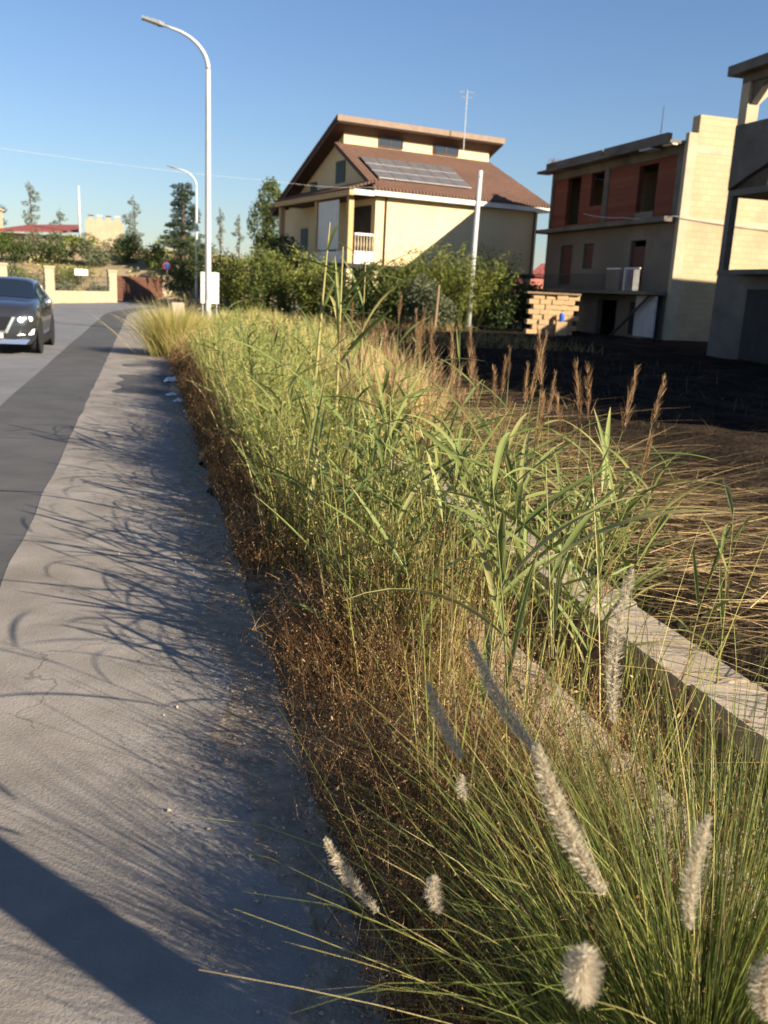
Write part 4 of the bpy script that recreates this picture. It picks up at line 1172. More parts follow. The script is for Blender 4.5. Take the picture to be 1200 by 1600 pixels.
# bushes on the hillside behind the boundary wall
hb = [(-31, 74, 2.4, 2.4, 'olive', 'olive grey bush on the slope above the car'), (-28.5, 70, 2.0, 2.1, 'oleander', 'yellow green bush behind the boundary wall above the car'),
      (-34, 82, 2.3, 2.6, 'tree_green', 'dark bush on the slope left of the red roof'), (-30.5, 82, 2.4, 2.6, 'tree_green', 'dark green bush below the dark red roof'),
      (-27.5, 76, 2.2, 2.0, 'oleander', 'yellowish scrub bush above the white wall sign'), (-26.4, 82, 1.8, 2.5, 'olive', 'grey green bush below the cream tower house'),
      (-24.4, 84, 1.8, 2.7, 'tree_green', 'dark round bush behind the gate left end'), (-21.6, 82, 1.6, 2.4, 'bush', 'green bush directly above the red brown gate'),
      (-16.2, 78, 1.9, 2.6, 'tree_green', 'dark bush behind the farther lamp pole base'), (-37.5, 78, 2.4, 2.4, 'oleander', 'pale scrub bush at the extreme left slope'),
      (-24.6, 66, 1.7, 1.5, 'olive', 'low grey scrub behind the railing between pillars'), (-22.6, 70, 1.5, 1.6, 'olive', 'scrub mound right behind the white wall sign'),
      (-41, 87, 2.4, 2.3, 'olive', 'olive scrub bush under the cream house corner at far left'), (-37.2, 87.5, 2.2, 2.2, 'bush', 'green bush just below the red roof eave'), (-33.4, 87, 2.3, 2.1, 'olive', 'grey bush below the pale hill pole'),
      (-29.8, 87.5, 2.2, 2.0, 'oleander', 'sunlit bush below the tower house terrace'), (-25.5, 88, 2.0, 2.1, 'olive', 'grey scrub right of the cream tower house'), (-21.5, 90, 2.2, 2.2, 'oleander', 'sunlit bush behind the road sign post'),
      (-27, 62.5, 1.6, 1.8, 'bush', 'green scrub behind the leftmost boundary pillar'), (-13.2, 74, 1.9, 2.9, 'bush', 'tall dark hedge bush between lamps and white board')]
for i, (x, y, hw_, h_, m_n, lab) in enumerate(hb):
    plant_cloud('bush', lab, 'bush', (x, y, hh(x, y)), blobs_ring(hw_, h_, hw_ * .8, 9, -.2, 60 + i), 1800, .22, MT[m_n], None, 'bushes on the hillside', .5, .5)
# scattered scrub on the hill: one mass
n = 5000
X = rng.uniform(-70, -14, n); Y = rng.uniform(58, 120, n)
keep = [(hill_h(x, y) > .15) and mnoise.noise((x * .22, y * .22, 9)) > -.02 for x, y in zip(X, Y)]
X, Y = X[keep], Y[keep]
Z = np.array([hill_h(x, y) for x, y in zip(X, Y)])
P = np.repeat(np.stack([X, Y, Z], 1), 7, 0); P = P + np.abs(rng.normal(0, 1, P.shape)) * np.array([.5, .5, .35]) * np.sign(rng.normal(0, 1, P.shape) + np.array([0, 0, 9]))
tag(link('hill_scrub', mesh_arrays('hill_scrub', *leaf_quads(P, rng.uniform(.15, .35, len(P)), rng.uniform(0, 1, len(P)), .5), MT['ggrass'], smooth=False)), 'dry scrub scattered over the hillside', 'scrub', kind='stuff')

# ================================================================== VERGE VEGETATION
# pale tussock at the far pavement edge
ts = thing('tussock', 'large pale green grass tussock overhanging the pavement before the lamps', 'grass clump', (*rd(21.6, .62), 0))
n = 2600
rr = np.abs(rng.normal(0, .28, n)); aa = rng.uniform(0, 6.283, n)
V, Fq, T, _ = ribbons(np.stack([rr * np.cos(aa), rr * np.sin(aa), np.zeros(n)], 1), np.pi / 2 - aa + rng.normal(0, .3, n), rng.uniform(0, .5, n) + rr * .4, rng.uniform(.2, 1.1, n), rng.uniform(.7, 1.45, n), .011, 5, np.clip(rng.normal(.82, .14, n), 0, 1))
link('blades', mesh_arrays('blades', V, Fq, T, MT['ggrass']), ts)['kind'] = 'stuff'
MB().lathe([(.38, -.03), (.34, .06), (.2, .14), (.05, .18)], 12).build('root_mound', MT['soil'], ts)
# second smaller tussock
ts2 = thing('tussock', 'small dry golden tussock between the pale tussock and the lamp', 'grass clump', (*rd(19.0, 1.15), 0))
n = 1200
rr = np.abs(rng.normal(0, .25, n)); aa = rng.uniform(0, 6.283, n)
V, Fq, T, _ = ribbons(np.stack([rr * np.cos(aa), rr * np.sin(aa), np.zeros(n)], 1), np.pi / 2 - aa, rng.uniform(0, .6, n), rng.uniform(.2, 1.0, n), rng.uniform(.4, .9, n), .012, 4)
link('blades', mesh_arrays('blades', V, Fq, T, MT['gold']), ts2)['kind'] = 'stuff'


def weeds(name, label, n, s_rng, r_fn, h_fn, m, cat='weeds', leaf_n=14, leaf_size=.02, stem_w=.004, lean=.35, tint=(.5, .25), leaf_aspect=.45, s_pow=1.5, clump=.5, twig_n=0, twig_l=.09, twig_w=.0018, thr=.25):
    """wiry branching weeds: stems with small leaves set along them"""
    u = rng.uniform(0, 1, n) ** s_pow
    s = s_rng[0] + (s_rng[1] - s_rng[0]) * u
    lo, hi = r_fn(s)
    r_ = lo + (hi - lo) * rng.uniform(0, 1, n)
    den = np.array([mnoise.noise((a * 1.25, b * .8, 4)) + .4 * mnoise.noise((a * 3, b * 3, 9)) for a, b in zip(s, r_)])
    kp = den > rng.normal(0, .22, n) - thr
    s, r_, den = s[kp], r_[kp], den[kp]; n = len(s)
    h = h_fn(s, r_) * rng.uniform(.55, 1.15, n) * (1 + .35 * den)
    base = with_z(rdn(s, r_), .01)
    far = np.clip((s - 3) / 14, 0, 1)
    V1, F1, T1, P1 = ribbons(base, rng.uniform(0, 6.283, n), rng.uniform(0, lean, n), rng.uniform(-.1, lean * 1.6, n), h, stem_w * (1 + 1.6 * far), 4, np.clip(rng.normal(tint[0], tint[1], n), 0, 1), shape='blade')
    ti = rng.uniform(.25, 1, (n, leaf_n)) * 4
    i0 = np.minimum(ti.astype(int), 3); fr = ti - i0
    A = np.take_along_axis(P1, i0[..., None].repeat(3, -1), 1); B = np.take_along_axis(P1, (i0 + 1)[..., None].repeat(3, -1), 1)
    LP = (A + (B - A) * fr[..., None])
    LP = LP + rng.normal(0, 1, LP.shape) * (.012 + .03 * h)[:, None, None]
    LP[..., 2] = np.maximum(LP[..., 2], .01)
    tl = np.clip(np.repeat(rng.normal(tint[0], tint[1], n), leaf_n) + rng.normal(0, .12, n * leaf_n), 0, 1)
    sz = np.repeat(leaf_size * (1 + 1.5 * far), leaf_n) * rng.uniform(.6, 1.5, n * leaf_n)
    V2, F2, T2 = leaf_quads(LP.reshape(-1, 3), sz, tl, leaf_aspect)
    parts = [(V1, F1, T1), (V2, F2, T2)]
    if twig_n:
        ti = rng.uniform(.3, 1, (n, twig_n)) * 4
        i0 = np.minimum(ti.astype(int), 3); fr = ti - i0
        A = np.take_along_axis(P1, i0[..., None].repeat(3, -1), 1); B = np.take_along_axis(P1, (i0 + 1)[..., None].repeat(3, -1), 1)
        tb = (A + (B - A) * fr[..., None]).reshape(-1, 3)
        nn = len(tb)
        V3, F3, T3, P3 = ribbons(tb, rng.uniform(0, 6.283, nn), rng.uniform(.2, 1.2, nn), rng.uniform(-.5, .6, nn), twig_l * rng.uniform(.5, 1.5, nn), np.repeat(twig_w * (1 + 1.5 * far), twig_n), 2, np.repeat(np.clip(rng.normal(tint[0], tint[1], n), 0, 1), twig_n))
        parts.append((V3, F3, T3))
        tips = (P3[:, 1:, :] + rng.normal(0, .004, (nn, 2, 3))).reshape(-1, 3)
        V4, F4, T4 = leaf_quads(tips, np.repeat(leaf_size * .6 * (1 + 1.5 * far), twig_n * 2), np.clip(np.repeat(rng.normal(tint[0] + .12, tint[1], n), twig_n * 2), 0, 1), .5)
        parts.append((V4, F4, T4))
    V, Fq, T = merge(parts)
    return tag(link(name, mesh_arrays(name, V, Fq, T, m, smooth=False)), label, cat, kind='stuff')


weeds('dry_weeds', 'brown dried weeds along the pavement edge', 9000, (1.5, 19), lambda s: (np.full_like(s, .54), np.full_like(s, 1.28)), lambda s, r_: .19 + .5 * np.clip((r_ - .5) / .6, 0, 1), MT['brown'], leaf_n=6, leaf_size=.014, lean=.7, tint=(.52, .28), stem_w=.0042, twig_n=9, twig_l=.10, thr=.15)
weeds('pale_dry_weeds', 'pale tan seeding weeds in the verge middle', 2600, (2.0, 15), lambda s: (np.full_like(s, .85), np.full_like(s, 1.38)), lambda s, r_: .55 + .15 * np.clip((s - 3) / 4, 0, 1), MT['gold'], leaf_n=4, leaf_size=.011, lean=.5, tint=(.5, .27), stem_w=.003, twig_n=9, twig_l=.08, twig_w=.0014, thr=.1)
weeds('green_weeds', 'leafy green weeds filling the verge', 3600, (3.6, 24), lambda s: (.85 + 0 * s, 1.35 + .8 * np.clip((s - 6) / 5, 0, 1)), lambda s, r_: (.78 + .32 * np.clip((s - 4) / 5, 0, 1)) * (1 - .6 * np.clip((s - 13) / 6, 0, 1) * np.clip((2.3 - r_) / .8, 0, 1)), MT['gleaf'], leaf_n=14, leaf_size=.028, lean=.34, stem_w=.006, tint=(.58, .3), leaf_aspect=.22, s_pow=1.0, twig_n=5, twig_l=.13, twig_w=.0035, thr=.05)


def grass_mass(name, label, n, s_rng, r_fn, h_fn, m, w_=.006, lean=.3, bend=.8, tint=(.5, .25), s_pow=1.4, nseg=4, cat='grass', z0_=.0, clump=.55, thr=.3):
    u = rng.uniform(0, 1, n) ** s_pow
    s = s_rng[0] + (s_rng[1] - s_rng[0]) * u
    lo, hi = r_fn(s)
    r_ = lo + (hi - lo) * rng.uniform(0, 1, n)
    den = np.array([mnoise.noise((a * 1.25, b * .8, 4)) + .5 * mnoise.noise((a * 2.6, b * 2.6, 14)) for a, b in zip(s, r_)])
    kp = den > rng.normal(0, .2, n) - thr
    s, r_, den = s[kp], r_[kp], den[kp]; n = len(s)
    far = np.clip((s - 3) / 14, 0, 1)
    h = h_fn(s, r_) * rng.uniform(.5, 1.2, n) * (1 + .3 * den)
    V, Fq, T, _ = ribbons(with_z(rdn(s, r_), z0_), rng.uniform(0, 6.283, n), rng.uniform(0, lean, n), rng.uniform(0, bend, n), h, w_ * (1 + 1.4 * far), nseg, np.clip(rng.normal(tint[0], tint[1], n) + den * .2, 0, 1))
    return tag(link(name, mesh_arrays(name, V, Fq, T, m)), label, cat, kind='stuff')


grass_mass('green_grass', 'tall green and yellow grass growing along the verge', 11000, (3.2, 30), lambda s: (.80 + .1 * np.sin(s * 2.1), 1.35 + .8 * np.clip((s - 6) / 5, 0, 1)), lambda s, r_: (.66 + .40 * np.clip((s - 4) / 5, 0, 1)) * (1 - .6 * np.clip((s - 13) / 6, 0, 1) * np.clip((2.3 - r_) / .8, 0, 1)), MT['ggrass'], .0075, tint=(.64, .28), s_pow=1.1, thr=.05)
grass_mass('channel_grass', 'fine green grass growing in and around the channel', 200, (1.6, 6), lambda s: (1.74 + 0 * s, 2.32 + 0 * s), lambda s, r_: .55 + 0 * s, MT['ggrass'], .0045, tint=(.5, .25), bend=1.0)
grass_mass('thin_stalks', 'thin yellow green stalks standing over the brown weeds', 420, (1.9, 5.5), lambda s: (.78 + 0 * s, 1.38 + 0 * s), lambda s, r_: 1.0 + 0 * s, MT['ggrass'], .006, lean=.22, bend=.45, tint=(.6, .25), thr=-.05)
grass_mass('golden_grass', 'pale golden dry grass tuft in mid verge near the field', 4200, (8.4, 11.5), lambda s: (2.1 + 0 * s, 2.85 + 0 * s), lambda s, r_: .98 + 0 * s, MT['gold'], .006, lean=.25, bend=.9, tint=(.75, .2))
grass_mass('dry_field_edge_grass', 'rusty dry grass at the far field edge before the bushes', 6000, (26, 46), lambda s: (4.0 + 0 * s, 15 - .02 * s), lambda s, r_: .45 + 0 * s, MT['gold'], .012, lean=1.0, tint=(.15, .25), s_pow=.9)
grass_mass('far_verge_grass', 'mixed green and dry grass on the far verge under the lamps', 7000, (20, 44), lambda s: (.9 + 0 * s, 5.5 + 0 * s), lambda s, r_: .28 + .42 * np.clip((r_ - 2.4) / 2, 0, 1), MT['ggrass'], .012, tint=(.72, .25), s_pow=1.0)

# straw lying on the burnt field
n = 7000
u = rng.uniform(0, 1, n)
s = 1.5 + 12.5 * rng.uniform(0, 1, n) ** 1.2
r_ = 2.66 + 3.6 * np.abs(rng.normal(0, .42, n))
pile = np.clip(1 - (r_ - 2.6) / 2.6, 0, 1)
kp = np.array([mnoise.noise((a * 1.0, b * 1.0, 21)) for a, b in zip(s, r_)]) + .9 * pile > rng.uniform(-.5, .9, n)
s, r_, pile = s[kp], r_[kp], pile[kp]; n = len(s)
az_ = R(92) + rng.normal(0, .33, n) + np.where(rng.uniform(0, 1, n) < .25, math.pi, 0)
zz = rng.uniform(.04, 1, n) ** 1.5 * (.08 + .36 * pile) + .05
V, Fq, T, _ = ribbons(with_z(rdn(s, r_), zz), az_, R(84) + rng.normal(0, .13, n), rng.uniform(0, .35, n), rng.uniform(.4, 1.5, n), rng.uniform(.0025, .006, n), 4, np.clip(rng.normal(.34 + .25 * pile, .28, n), 0, 1), shape='blade')
V[:, 2] = np.maximum(V[:, 2], .015)
tag(link('flattened_straw', mesh_arrays('flattened_straw', V, Fq, T, MT['straw'])), 'flattened golden straw lying over the burnt ground', 'straw', kind='stuff')
# charred stubble over the field
n = 7000
s = rng.uniform(3, 40, n); r_ = rng.uniform(2.8, 14, n)
V, Fq, T, _ = ribbons(with_z(rdn(s, r_), .03), rng.uniform(0, 6.28, n), rng.uniform(.1, 1.3, n), rng.uniform(0, .6, n), rng.uniform(.08, .4, n), rng.uniform(.004, .012, n), 3, np.clip(rng.normal(.12, .2, n), 0, 1))
tag(link('charred_stubble', mesh_arrays('charred_stubble', V, Fq, T, MT['straw'])), 'charred stubble across the black field', 'stubble', kind='stuff')

# ---------------------------------------------------------------- reeds: every plant a thing
leaf_meshes = []
for k in range(7):
    L_ = [.34, .42, .5, .38, .46, .3, .56][k]
    V, Fq, T, P = ribbons(np.zeros((1, 3)), 0.0, R([28, 35, 40, 24, 48, 30, 38][k]), R([30, 45, 18, 12, 34, 66, 55][k]), L_, [.026, .03, .032, .024, .03, .022, .034][k], 8, [.35, .5, .42, .62, .3, .55, .8][k], 'leaf', twist=[.2, -.5, .4, .1, -.3, .7, .0][k], power=1.2)
    V = V.reshape(-1, 2, 3); mid = V.mean(1); wdt = np.linalg.norm(V[:, 0] - V[:, 1], axis=1)
    tan_ = np.gradient(mid, axis=0); sd = V[:, 1] - V[:, 0]
    nr_ = np.cross(tan_, sd); nr_ /= np.linalg.norm(nr_, axis=1)[:, None] + 1e-9
    mid = mid + nr_ * (wdt * .22)[:, None]
    ns_ = len(mid); q_ = np.linspace(0, 1, ns_)
    V = np.stack([V[:, 0], mid, V[:, 1]], 1).reshape(-1, 3)
    i_ = np.arange(ns_ - 1) * 3
    Fq = np.concatenate([np.stack([i_, i_ + 1, i_ + 4, i_ + 3], 1), np.stack([i_ + 1, i_ + 2, i_ + 5, i_ + 4], 1)])
    ed_ = T[0] + np.where(q_ > .8, (q_ - .8) * 2.8, 0) + rng.normal(0, .06, ns_)
    T = np.stack([ed_, ed_ + .16, ed_ + rng.normal(0, .05, ns_)], 1).reshape(-1)
    leaf_meshes.append(mesh_arrays('leaf', V, Fq, np.clip(T, 0, 1), MT['reed']))


def plume_mesh(L_, seed, w_=.05):
    r2 = np.random.default_rng(seed)
    n_ = 80
    q = r2.uniform(0, 1, n_)
    b = np.stack([r2.normal(0, .004, n_), r2.normal(0, .004, n_), q * L_ * .85], 1)
    V, Fq, T, _ = ribbons(b, r2.uniform(0, 6.28, n_), r2.uniform(.12, .45, n_), r2.uniform(-.2, .45, n_), L_ * (.30 - .18 * q), .0026, 3, r2.uniform(0, 1, n_))
    return mesh_arrays('plume', V, Fq, T, MT['plume'])


plumes = [plume_mesh(.26, 1), plume_mesh(.32, 2), plume_mesh(.22, 3)]
stem_meshes = []
for k in range(5):
    hgt = 1.0
    bendx = [.05, .1, -.06, .12, .004][k]
    mb = MB().tube([(bendx * (i / 8) ** 2, bendx * .4 * (i / 8) ** 2.5, hgt * i / 8) for i in range(9)], [.0052 - .0036 * i / 8 for i in range(9)], 6, caps=False)
    V = np.array(mb.v); Fq = np.array(mb.f)
    stem_meshes.append((mesh_arrays('stem', V, Fq, np.full(len(V), [.2, .5, .35, .7, .78][k]), MT['reed_stem']), bendx))


def reed(x, y, h, label, group, nl=9, plume=None, seed=0, lean=(0, 0), lscale=1.0, top=.96, bot=.22, tip=True, thick=1.0, rz=None, z=0.0, sk_=None):
    q = random.Random(seed)
    t = thing('reed', label, 'reed', (x, y, z), q.uniform(0, 6.28) if rz is None else rz, group)
    t.rotation_euler = (lean[0], lean[1], t.rotation_euler[2])
    k = q.randrange(4) if sk_ is None else sk_
    sm, bx = stem_meshes[k]
    o = link('stem', sm, t); o.scale = (thick, thick, h)
    a = q.uniform(0, 6.28)
    for i in range(nl):
        f_ = bot + (top - bot) * i / max(1, nl - 1)
        o = link('leaf', leaf_meshes[q.randrange(7)], t)
        o.location = (bx * thick * f_ ** 2, bx * thick * .4 * f_ ** 2.5, h * f_)
        a += math.pi + q.uniform(-.7, .7)
        s_ = lscale * q.uniform(.75, 1.15) * (1.0 if f_ < .8 else .8)
        o.rotation_euler = (q.uniform(-.15, .15) - (.35 if f_ > .85 else 0), q.uniform(-.15, .15), a)
        o.scale = (s_ * .85, s_, s_)
    if plume is not None:
        o = link('plume', plumes[plume], t)
        o.location = (bx * thick, bx * thick * .4, h * .99)
        o.rotation_euler = (q.uniform(-.1, .1), q.uniform(-.1, .15), q.uniform(0, 6))
    return t


# the leafy clump in the middle right, hand-spread over the channel edge
q = random.Random(21)
i = 0
for k in range(46):
    s_ = q.uniform(3.1, 6.6); r0 = q.gauss(1.78, .34)
    if r0 < 1.2 or r0 > 2.6: r0 = q.uniform(1.3, 2.4)
    x, y = rd(s_, r0)
    h_ = q.uniform(.72, 1.15) * (1 if r0 < 2 else .92)
    plm = None if q.random() > .22 else q.randrange(3)
    lab = '%s %s reed over the %s%s' % ('tall' if h_ > 1.08 else 'short' if h_ < .92 else 'middling', 'rusty plumed' if plm is not None else 'leafy', 'near channel slab' if r0 < 1.75 else 'channel gap' if r0 < 2.1 else 'far channel slab', ' at the close end' if s_ < 4.1 else ' mid clump' if s_ < 5.2 else ' at the distant end')
    reed(x, y, h_, lab, 'leafy reeds in the channel clump', q.randrange(8, 12), plm, 100 + k, (q.gauss(0, .09), q.gauss(0, .09)), q.uniform(.85, 1.3), bot=.3)
for k in range(40):
    s_ = q.uniform(6.5, 16); r0 = q.uniform(.95, 2.6)
    x, y = rd(s_, r0)
    h_ = q.uniform(.95, 1.5); plm = None if q.random() > .2 else q.randrange(3)
    lab = '%s reed%s in the %s part of the long verge' % ('tall' if h_ > 1.2 else 'low', ' with rusty plume' if plm is not None else '', 'nearer' if s_ < 9 else 'middle' if s_ < 12.5 else 'farther')
    reed(x, y, h_, lab, 'reeds along the far verge', q.randrange(6, 9), plm, 300 + k, (q.gauss(0, .07), q.gauss(0, .07)), q.uniform(.9, 1.3))
# right edge reeds
for k in range(7):
    s_ = q.uniform(2.9, 4.2); r0 = q.uniform(2.0, 2.55)
    x, y = rd(s_, r0)
    h_ = q.uniform(.55, .95)
    reed(x, y, h_, '%s green reed %s at the right picture edge' % ('taller' if h_ > .75 else 'shorter', 'on the far slab' if r0 > 2.3 else 'inside the channel'), 'reeds at the right edge of the channel', q.randrange(6, 9), None, 500 + k, (q.gauss(0, .1), q.gauss(0, .1)), .9)
for k in range(8):
    s_ = q.uniform(2.2, 4.6); r0 = q.uniform(1.0, 1.4)
    x, y = rd(s_, r0); h_ = q.uniform(.95, 1.3)
    reed(x, y, h_, '%s sparse reed standing out of the brown weeds' % ('taller' if h_ > 1.12 else 'shorter'), 'sparse reeds in the brown weeds', 7, None, 650 + k, (q.gauss(0, .08), q.gauss(0, .08)), 1.1, bot=.35)
# reeds by the pavement side (they cast the long shadows)
for k in range(26):
    s_ = q.uniform(1.9, 9.5); r0 = q.uniform(.75, 1.2)
    x, y = rd(s_, r0)
    h_ = q.uniform(.8, 1.4)
    reed(x, y, h_, '%s slim reed in the %s brown weeds beside the pavement' % ('tall' if h_ > 1.2 else 'short' if h_ < .95 else 'middling', 'nearest' if s_ < 4 else 'middle' if s_ < 6.8 else 'farthest'), 'slim reeds near the pavement', q.randrange(6, 9), None, 600 + k, (q.gauss(0, .12), q.gauss(0, .12)), 1.15)
# plumed reeds standing out against the dark field
for k, (u, v, d, ub, lab) in enumerate(((800, 545, 6.2, 770, 'reed with tall rusty plume standing out against the dark shade'),
                                        (822, 530, 6.4, 800, 'rightmost tall plumed reed of the pair against the shade'),
                                        (888, 655, 4.8, 880, 'reed with long brown plume left of the straw'),
                                        (700, 575, 6.6, 705, 'short plumed reed by the golden tuft'),
                                        (862, 600, 5.6, 850, 'thin plumed reed between the two taller plume groups'),
                                        (925, 905, 3.9, 925, 'brown seeding reed beside the far slab'))):
    p = pt(u, v, d)
    reed(p.x, p.y, max(.5, p.z - .2), lab, None, 5, k % 3, 700 + k, (rnd.gauss(0, .03), rnd.gauss(0, .03)), .7, top=.7)
for k in range(30):
    s_ = q.uniform(4.2, 9.0); r0 = q.uniform(1.6, 2.9)
    x, y = rd(s_, r0); h_ = q.uniform(.8, 1.2)
    t = reed(x, y, h_, '%s thin dry stalk with feathery brown seed head near the straw' % ('tall' if h_ > 1.05 else 'short' if h_ < .92 else 'middling'), 'feathery brown stalks by the straw', 3, k % 3, 900 + k, (q.gauss(0, .1), q.gauss(0, .1)), .6, top=.6)
    for c_ in t.children:
        if c_.name.startswith('plume'): c_.scale = (1.5, 1.5, 1.5)
# three tall canes crossing the villa
for k, (u, v, d, lab, nl) in enumerate(((489, 345, 7.6, 'tallest leaning cane in front of the villa gable', 4),
                                        (534, 385, 7.2, 'tall cane with long side leaves below the villa balcony', 10),
                                        (572, 370, 7.9, 'thin upright cane right of the leafy tall cane', 5))):
    p = pt(u, v, d)
    t = reed(p.x, p.y, p.z, lab, None, nl, None, 800 + k, (0, 0), 1.5, top=.9, bot=.55, thick=3.6 if k < 2 else 2.2, sk_=4, rz=.6)
    if k == 0: t.rotation_euler = (0, .055, 0)

# ---------------------------------------------------------------- fountain grass clump in the foreground
FG = Vector((.68, 1.46, 0))
fg = thing('fountain_grass', 'large fountain grass clump with pale bristly heads in the foreground', 'grass clump', FG)
n = 2600
rr = np.abs(rng.normal(0, .15, n)); aa = rng.uniform(0, 6.283, n)
bx = np.stack([rr * np.cos(aa), rr * np.sin(aa), np.zeros(n)], 1)
V, Fq, T, _ = ribbons(bx, np.pi / 2 - aa + rng.normal(0, .35, n), rng.uniform(0, .35, n) + rr * .9, rng.uniform(.25, 1.5, n) ** 1.1, rng.uniform(.45, 1.12, n), rng.uniform(.002, .0042, n), 7, np.clip(rng.normal(.48, .28, n), 0, 1), power=1.6)
link('blades', mesh_arrays('blades', V, Fq, T, MT['fgrass']), fg)['kind'] = 'stuff'
MB().lathe([(.24, -.03), (.22, .05), (.12, .1), (.03, .12)], 12).build('root_mound', MT['soil'], fg)


def head(name, parent, a, b, rad, nb=900, blob=False):
    """bristly flower head from base a to tip b (local), slightly curved"""
    a, b = Vector(a), Vector(b)
    L_ = (b - a).length
    ax = np.array((b - a).normalized())
    e1 = np.cross(ax, [0.3, .9, .1]); e1 /= np.linalg.norm(e1); e2 = np.cross(ax, e1)
    t_ = rng.uniform(0, 1, nb)
    bow = .05 * L_ * np.sin(np.pi * t_)
    ctr = np.array(a)[None] + ax[None] * (t_ * L_)[:, None] + e1[None] * bow[:, None]
    env = rad * .9 * (np.sin(np.pi * np.clip(.10 + .86 * t_, 0, 1)) ** .55)
    th_ = rng.uniform(0, 6.283, nb)
    out_ = e1[None] * np.cos(th_)[:, None] + e2[None] * np.sin(th_)[:, None]
    d = out_ * rng.uniform(.7, 1.0, nb)[:, None] + ax[None] * rng.uniform(.1, .85, nb)[:, None]
    d /= np.linalg.norm(d, axis=1)[:, None]
    ln = env * rng.uniform(.45, 1.25, nb)
    wv = np.cross(d, rng.normal(size=(nb, 3))); wv /= np.linalg.norm(wv, axis=1)[:, None]
    w0 = .0006
    mid = ctr + out_ * (env * .28)[:, None]
    V = np.stack([mid - wv * w0, mid + wv * w0, mid + d * ln[:, None] + wv * w0 * .3, mid + d * ln[:, None] - wv * w0 * .3], 1).reshape(-1, 3)
    Fq = np.arange(nb * 4).reshape(nb, 4)
    T = np.repeat(rng.uniform(.25, 1, nb), 4)
    # seeds round the axis
    ns = nb // 3
    ts_ = rng.uniform(0, 1, ns); th2 = rng.uniform(0, 6.28, ns)
    o2 = e1[None] * np.cos(th2)[:, None] + e2[None] * np.sin(th2)[:, None]
    env2 = rad * .33 * (np.sin(np.pi * np.clip(.10 + .86 * ts_, 0, 1)) ** .55)
    c2 = np.array(a)[None] + ax[None] * (ts_ * L_)[:, None] + e1[None] * (.05 * L_ * np.sin(np.pi * ts_))[:, None] + o2 * env2[:, None]
    V2, F2, T2 = leaf_quads(c2, .0075, rng.uniform(.1, .8, ns), .45)
    return link(name, mesh_arrays(name, *merge([(V, Fq, T), (V2, F2, T2)]), MT['head']), parent)


def stalk(parent, a, b, rad=.0018, lean=.0, tint=.85):
    a, b = Vector(a), Vector(b)
    c = Vector((a.x * .75 + b.x * .25, a.y * .75 + b.y * .25, (a.z + b.z) * .5))
    pts = [(a * (1 - q) ** 2 + c * 2 * q * (1 - q) + b * q * q) for q in [i / 10 for i in range(11)]]
    mb = MB().tube(pts, [rad * (1.15 - .95 * (i / 10) ** 1.5) for i in range(11)], 5, caps=False)
    V = np.array(mb.v); Fq = np.array(mb.f)
    return link('stalk', mesh_arrays('stalk', V, Fq, np.full(len(V), tint), MT['fgrass']), parent)


# (base pixel, base distance, tip pixel, tip distance, radius)
heads = [((942, 1395), 1.32, (838, 1165), 1.27, .0185, 1500), ((845, 1185), 1.57, (735, 1000), 1.55, .0175, 1300), ((958, 1130), 1.75, (988, 890), 1.72, .019, 1200),
         ((1075, 1450), 1.30, (1108, 1275), 1.28, .0145, 1000), ((915, 1560), 1.26, (918, 1490), 1.14, .023, 1500), ((590, 1425), 1.62, (508, 1310), 1.52, .013, 800),
         ((686, 1424), 1.52, (680, 1372), 1.40, .014, 600), ((727, 1250), 1.85, (722, 1212), 1.78, .012, 450), ((722, 1185), 1.64, (668, 1065), 1.66, .0145, 900),
         ((1195, 1590), 1.35, (1205, 1500), 1.30, .020, 900)]
for (pa, da, pb, db, rad, nb) in heads:
    A_ = pt(*pa, da) - FG; B_ = pt(*pb, db) - FG
    head('seed_head', fg, A_, B_, rad, nb)
    ang = rnd.uniform(0, 6.28)
    stalk(fg, (rnd.uniform(-.1, .1), rnd.uniform(-.08, .1), 0), A_)
# bare pale stalks
for (u, v, d) in ((512, 1040, 2.0), (640, 985, 2.2), (310, 1515, 1.45), (480, 1395, 1.55), (365, 1420, 1.6), (540, 960, 2.4), (1000, 1000, 1.9), (440, 1470, 1.5)):
    stalk(fg, (rnd.uniform(-.12, .1), rnd.uniform(-.1, .1), 0), pt(u, v, d) - FG, .0014, tint=rnd.uniform(.72, .92))
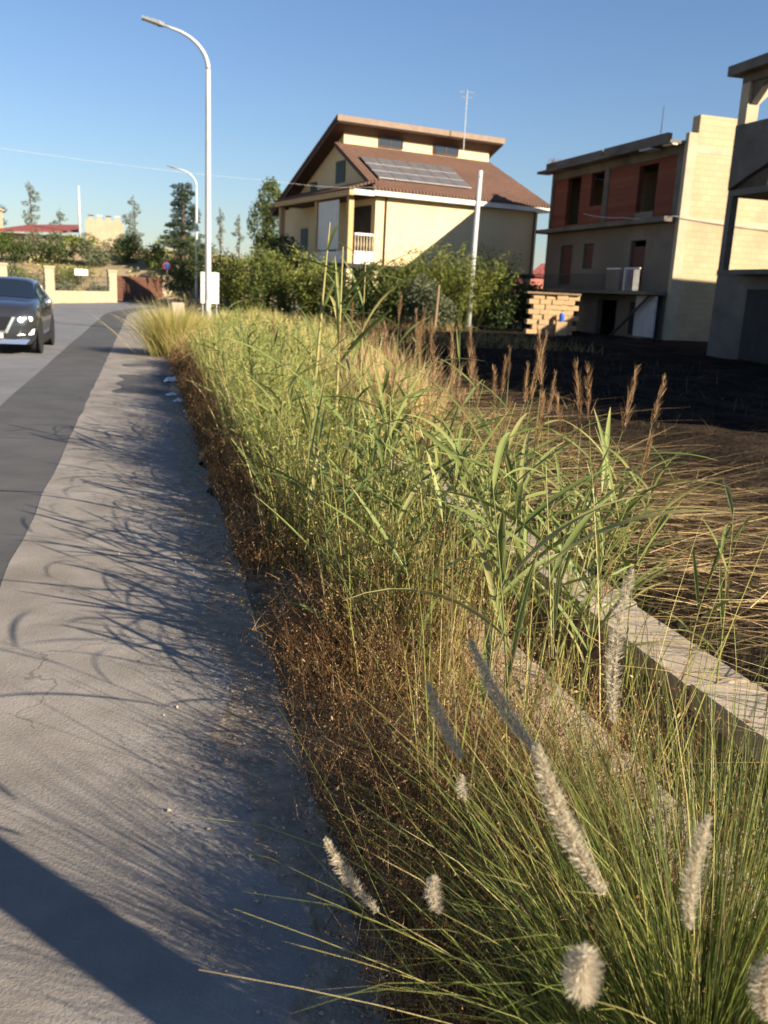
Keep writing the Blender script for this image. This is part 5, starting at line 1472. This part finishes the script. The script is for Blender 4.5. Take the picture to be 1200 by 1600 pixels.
# second clump further right
fg2 = thing('fountain_grass', 'smaller fine grass clump beside the near channel slab', 'grass clump', (1.02, 1.95, 0))
n = 320
rr = np.abs(rng.normal(0, .14, n)); aa = rng.uniform(0, 6.283, n)
V, Fq, T, _ = ribbons(np.stack([rr * np.cos(aa), rr * np.sin(aa), np.zeros(n)], 1), np.pi / 2 - aa + rng.normal(0, .4, n), rng.uniform(0, .4, n), rng.uniform(.2, 1.3, n), rng.uniform(.3, .8, n), rng.uniform(.002, .004, n), 6, np.clip(rng.normal(.62, .27, n), 0, 1), power=1.6)
link('blades', mesh_arrays('blades', V, Fq, T, MT['fgrass']), fg2)['kind'] = 'stuff'
MB().lathe([(.2, -.03), (.18, .05), (.1, .1), (.03, .12)], 12).build('root_mound', MT['soil'], fg2)
# yellow flowered sprig over the pavement edge
ys_ = thing('flowering_weed', 'thin weed with tiny yellow flowers leaning over the pavement shade', 'weed', (*rd(3.95, .6), .004))
MB().tube([(0, 0, 0), (-.05, .02, .1), (-.16, .05, .2), (-.22, .08, .24)], [.002, .0018, .0015, .001], 5).build('stem', MT['gleaf'], ys_)
V, Fq, T = leaf_quads(np.array([(-.05 - .17 * q_, .02 + .06 * q_, .1 + .14 * q_) for q_ in rng.uniform(0, 1, 26)]) + rng.normal(0, .008, (26, 3)), .015, rng.uniform(.3, .9, 26), .4)
link('leaves', mesh_arrays('leaves', V, Fq, T, MT['gleaf']), ys_)
V, Fq, T = leaf_quads(np.array([(-.20, .075, .235)] * 14) + rng.normal(0, .012, (14, 3)), .013, rng.uniform(.3, .9, 14), .8)
link('flowers', mesh_arrays('flowers', V, Fq, T, mat('yellow_petal', (.75, .5, .03), rough=.6)), ys_)

# reeds that still share a label are told apart by their place in the row, counted from the viewer
ordn = ['nearest', 'second nearest', 'third nearest', 'fourth nearest', 'fifth nearest', 'sixth nearest', 'seventh nearest', 'eighth nearest', 'ninth nearest', 'tenth nearest', 'eleventh nearest', 'twelfth nearest']
nums = ['', '', 'two', 'three', 'four', 'five', 'six', 'seven', 'eight', 'nine', 'ten', 'eleven', 'twelve']
same = {}
for o in C.objects:
    if o.get('category') == 'reed':
        same.setdefault(o['label'], []).append(o)
for lab, os_ in same.items():
    if 1 < len(os_) <= 12:
        os_.sort(key=lambda o: o.location.x ** 2 + o.location.y ** 2)
        for o, w_ in zip(os_, ordn):
            o['label'] = lab + ', ' + w_
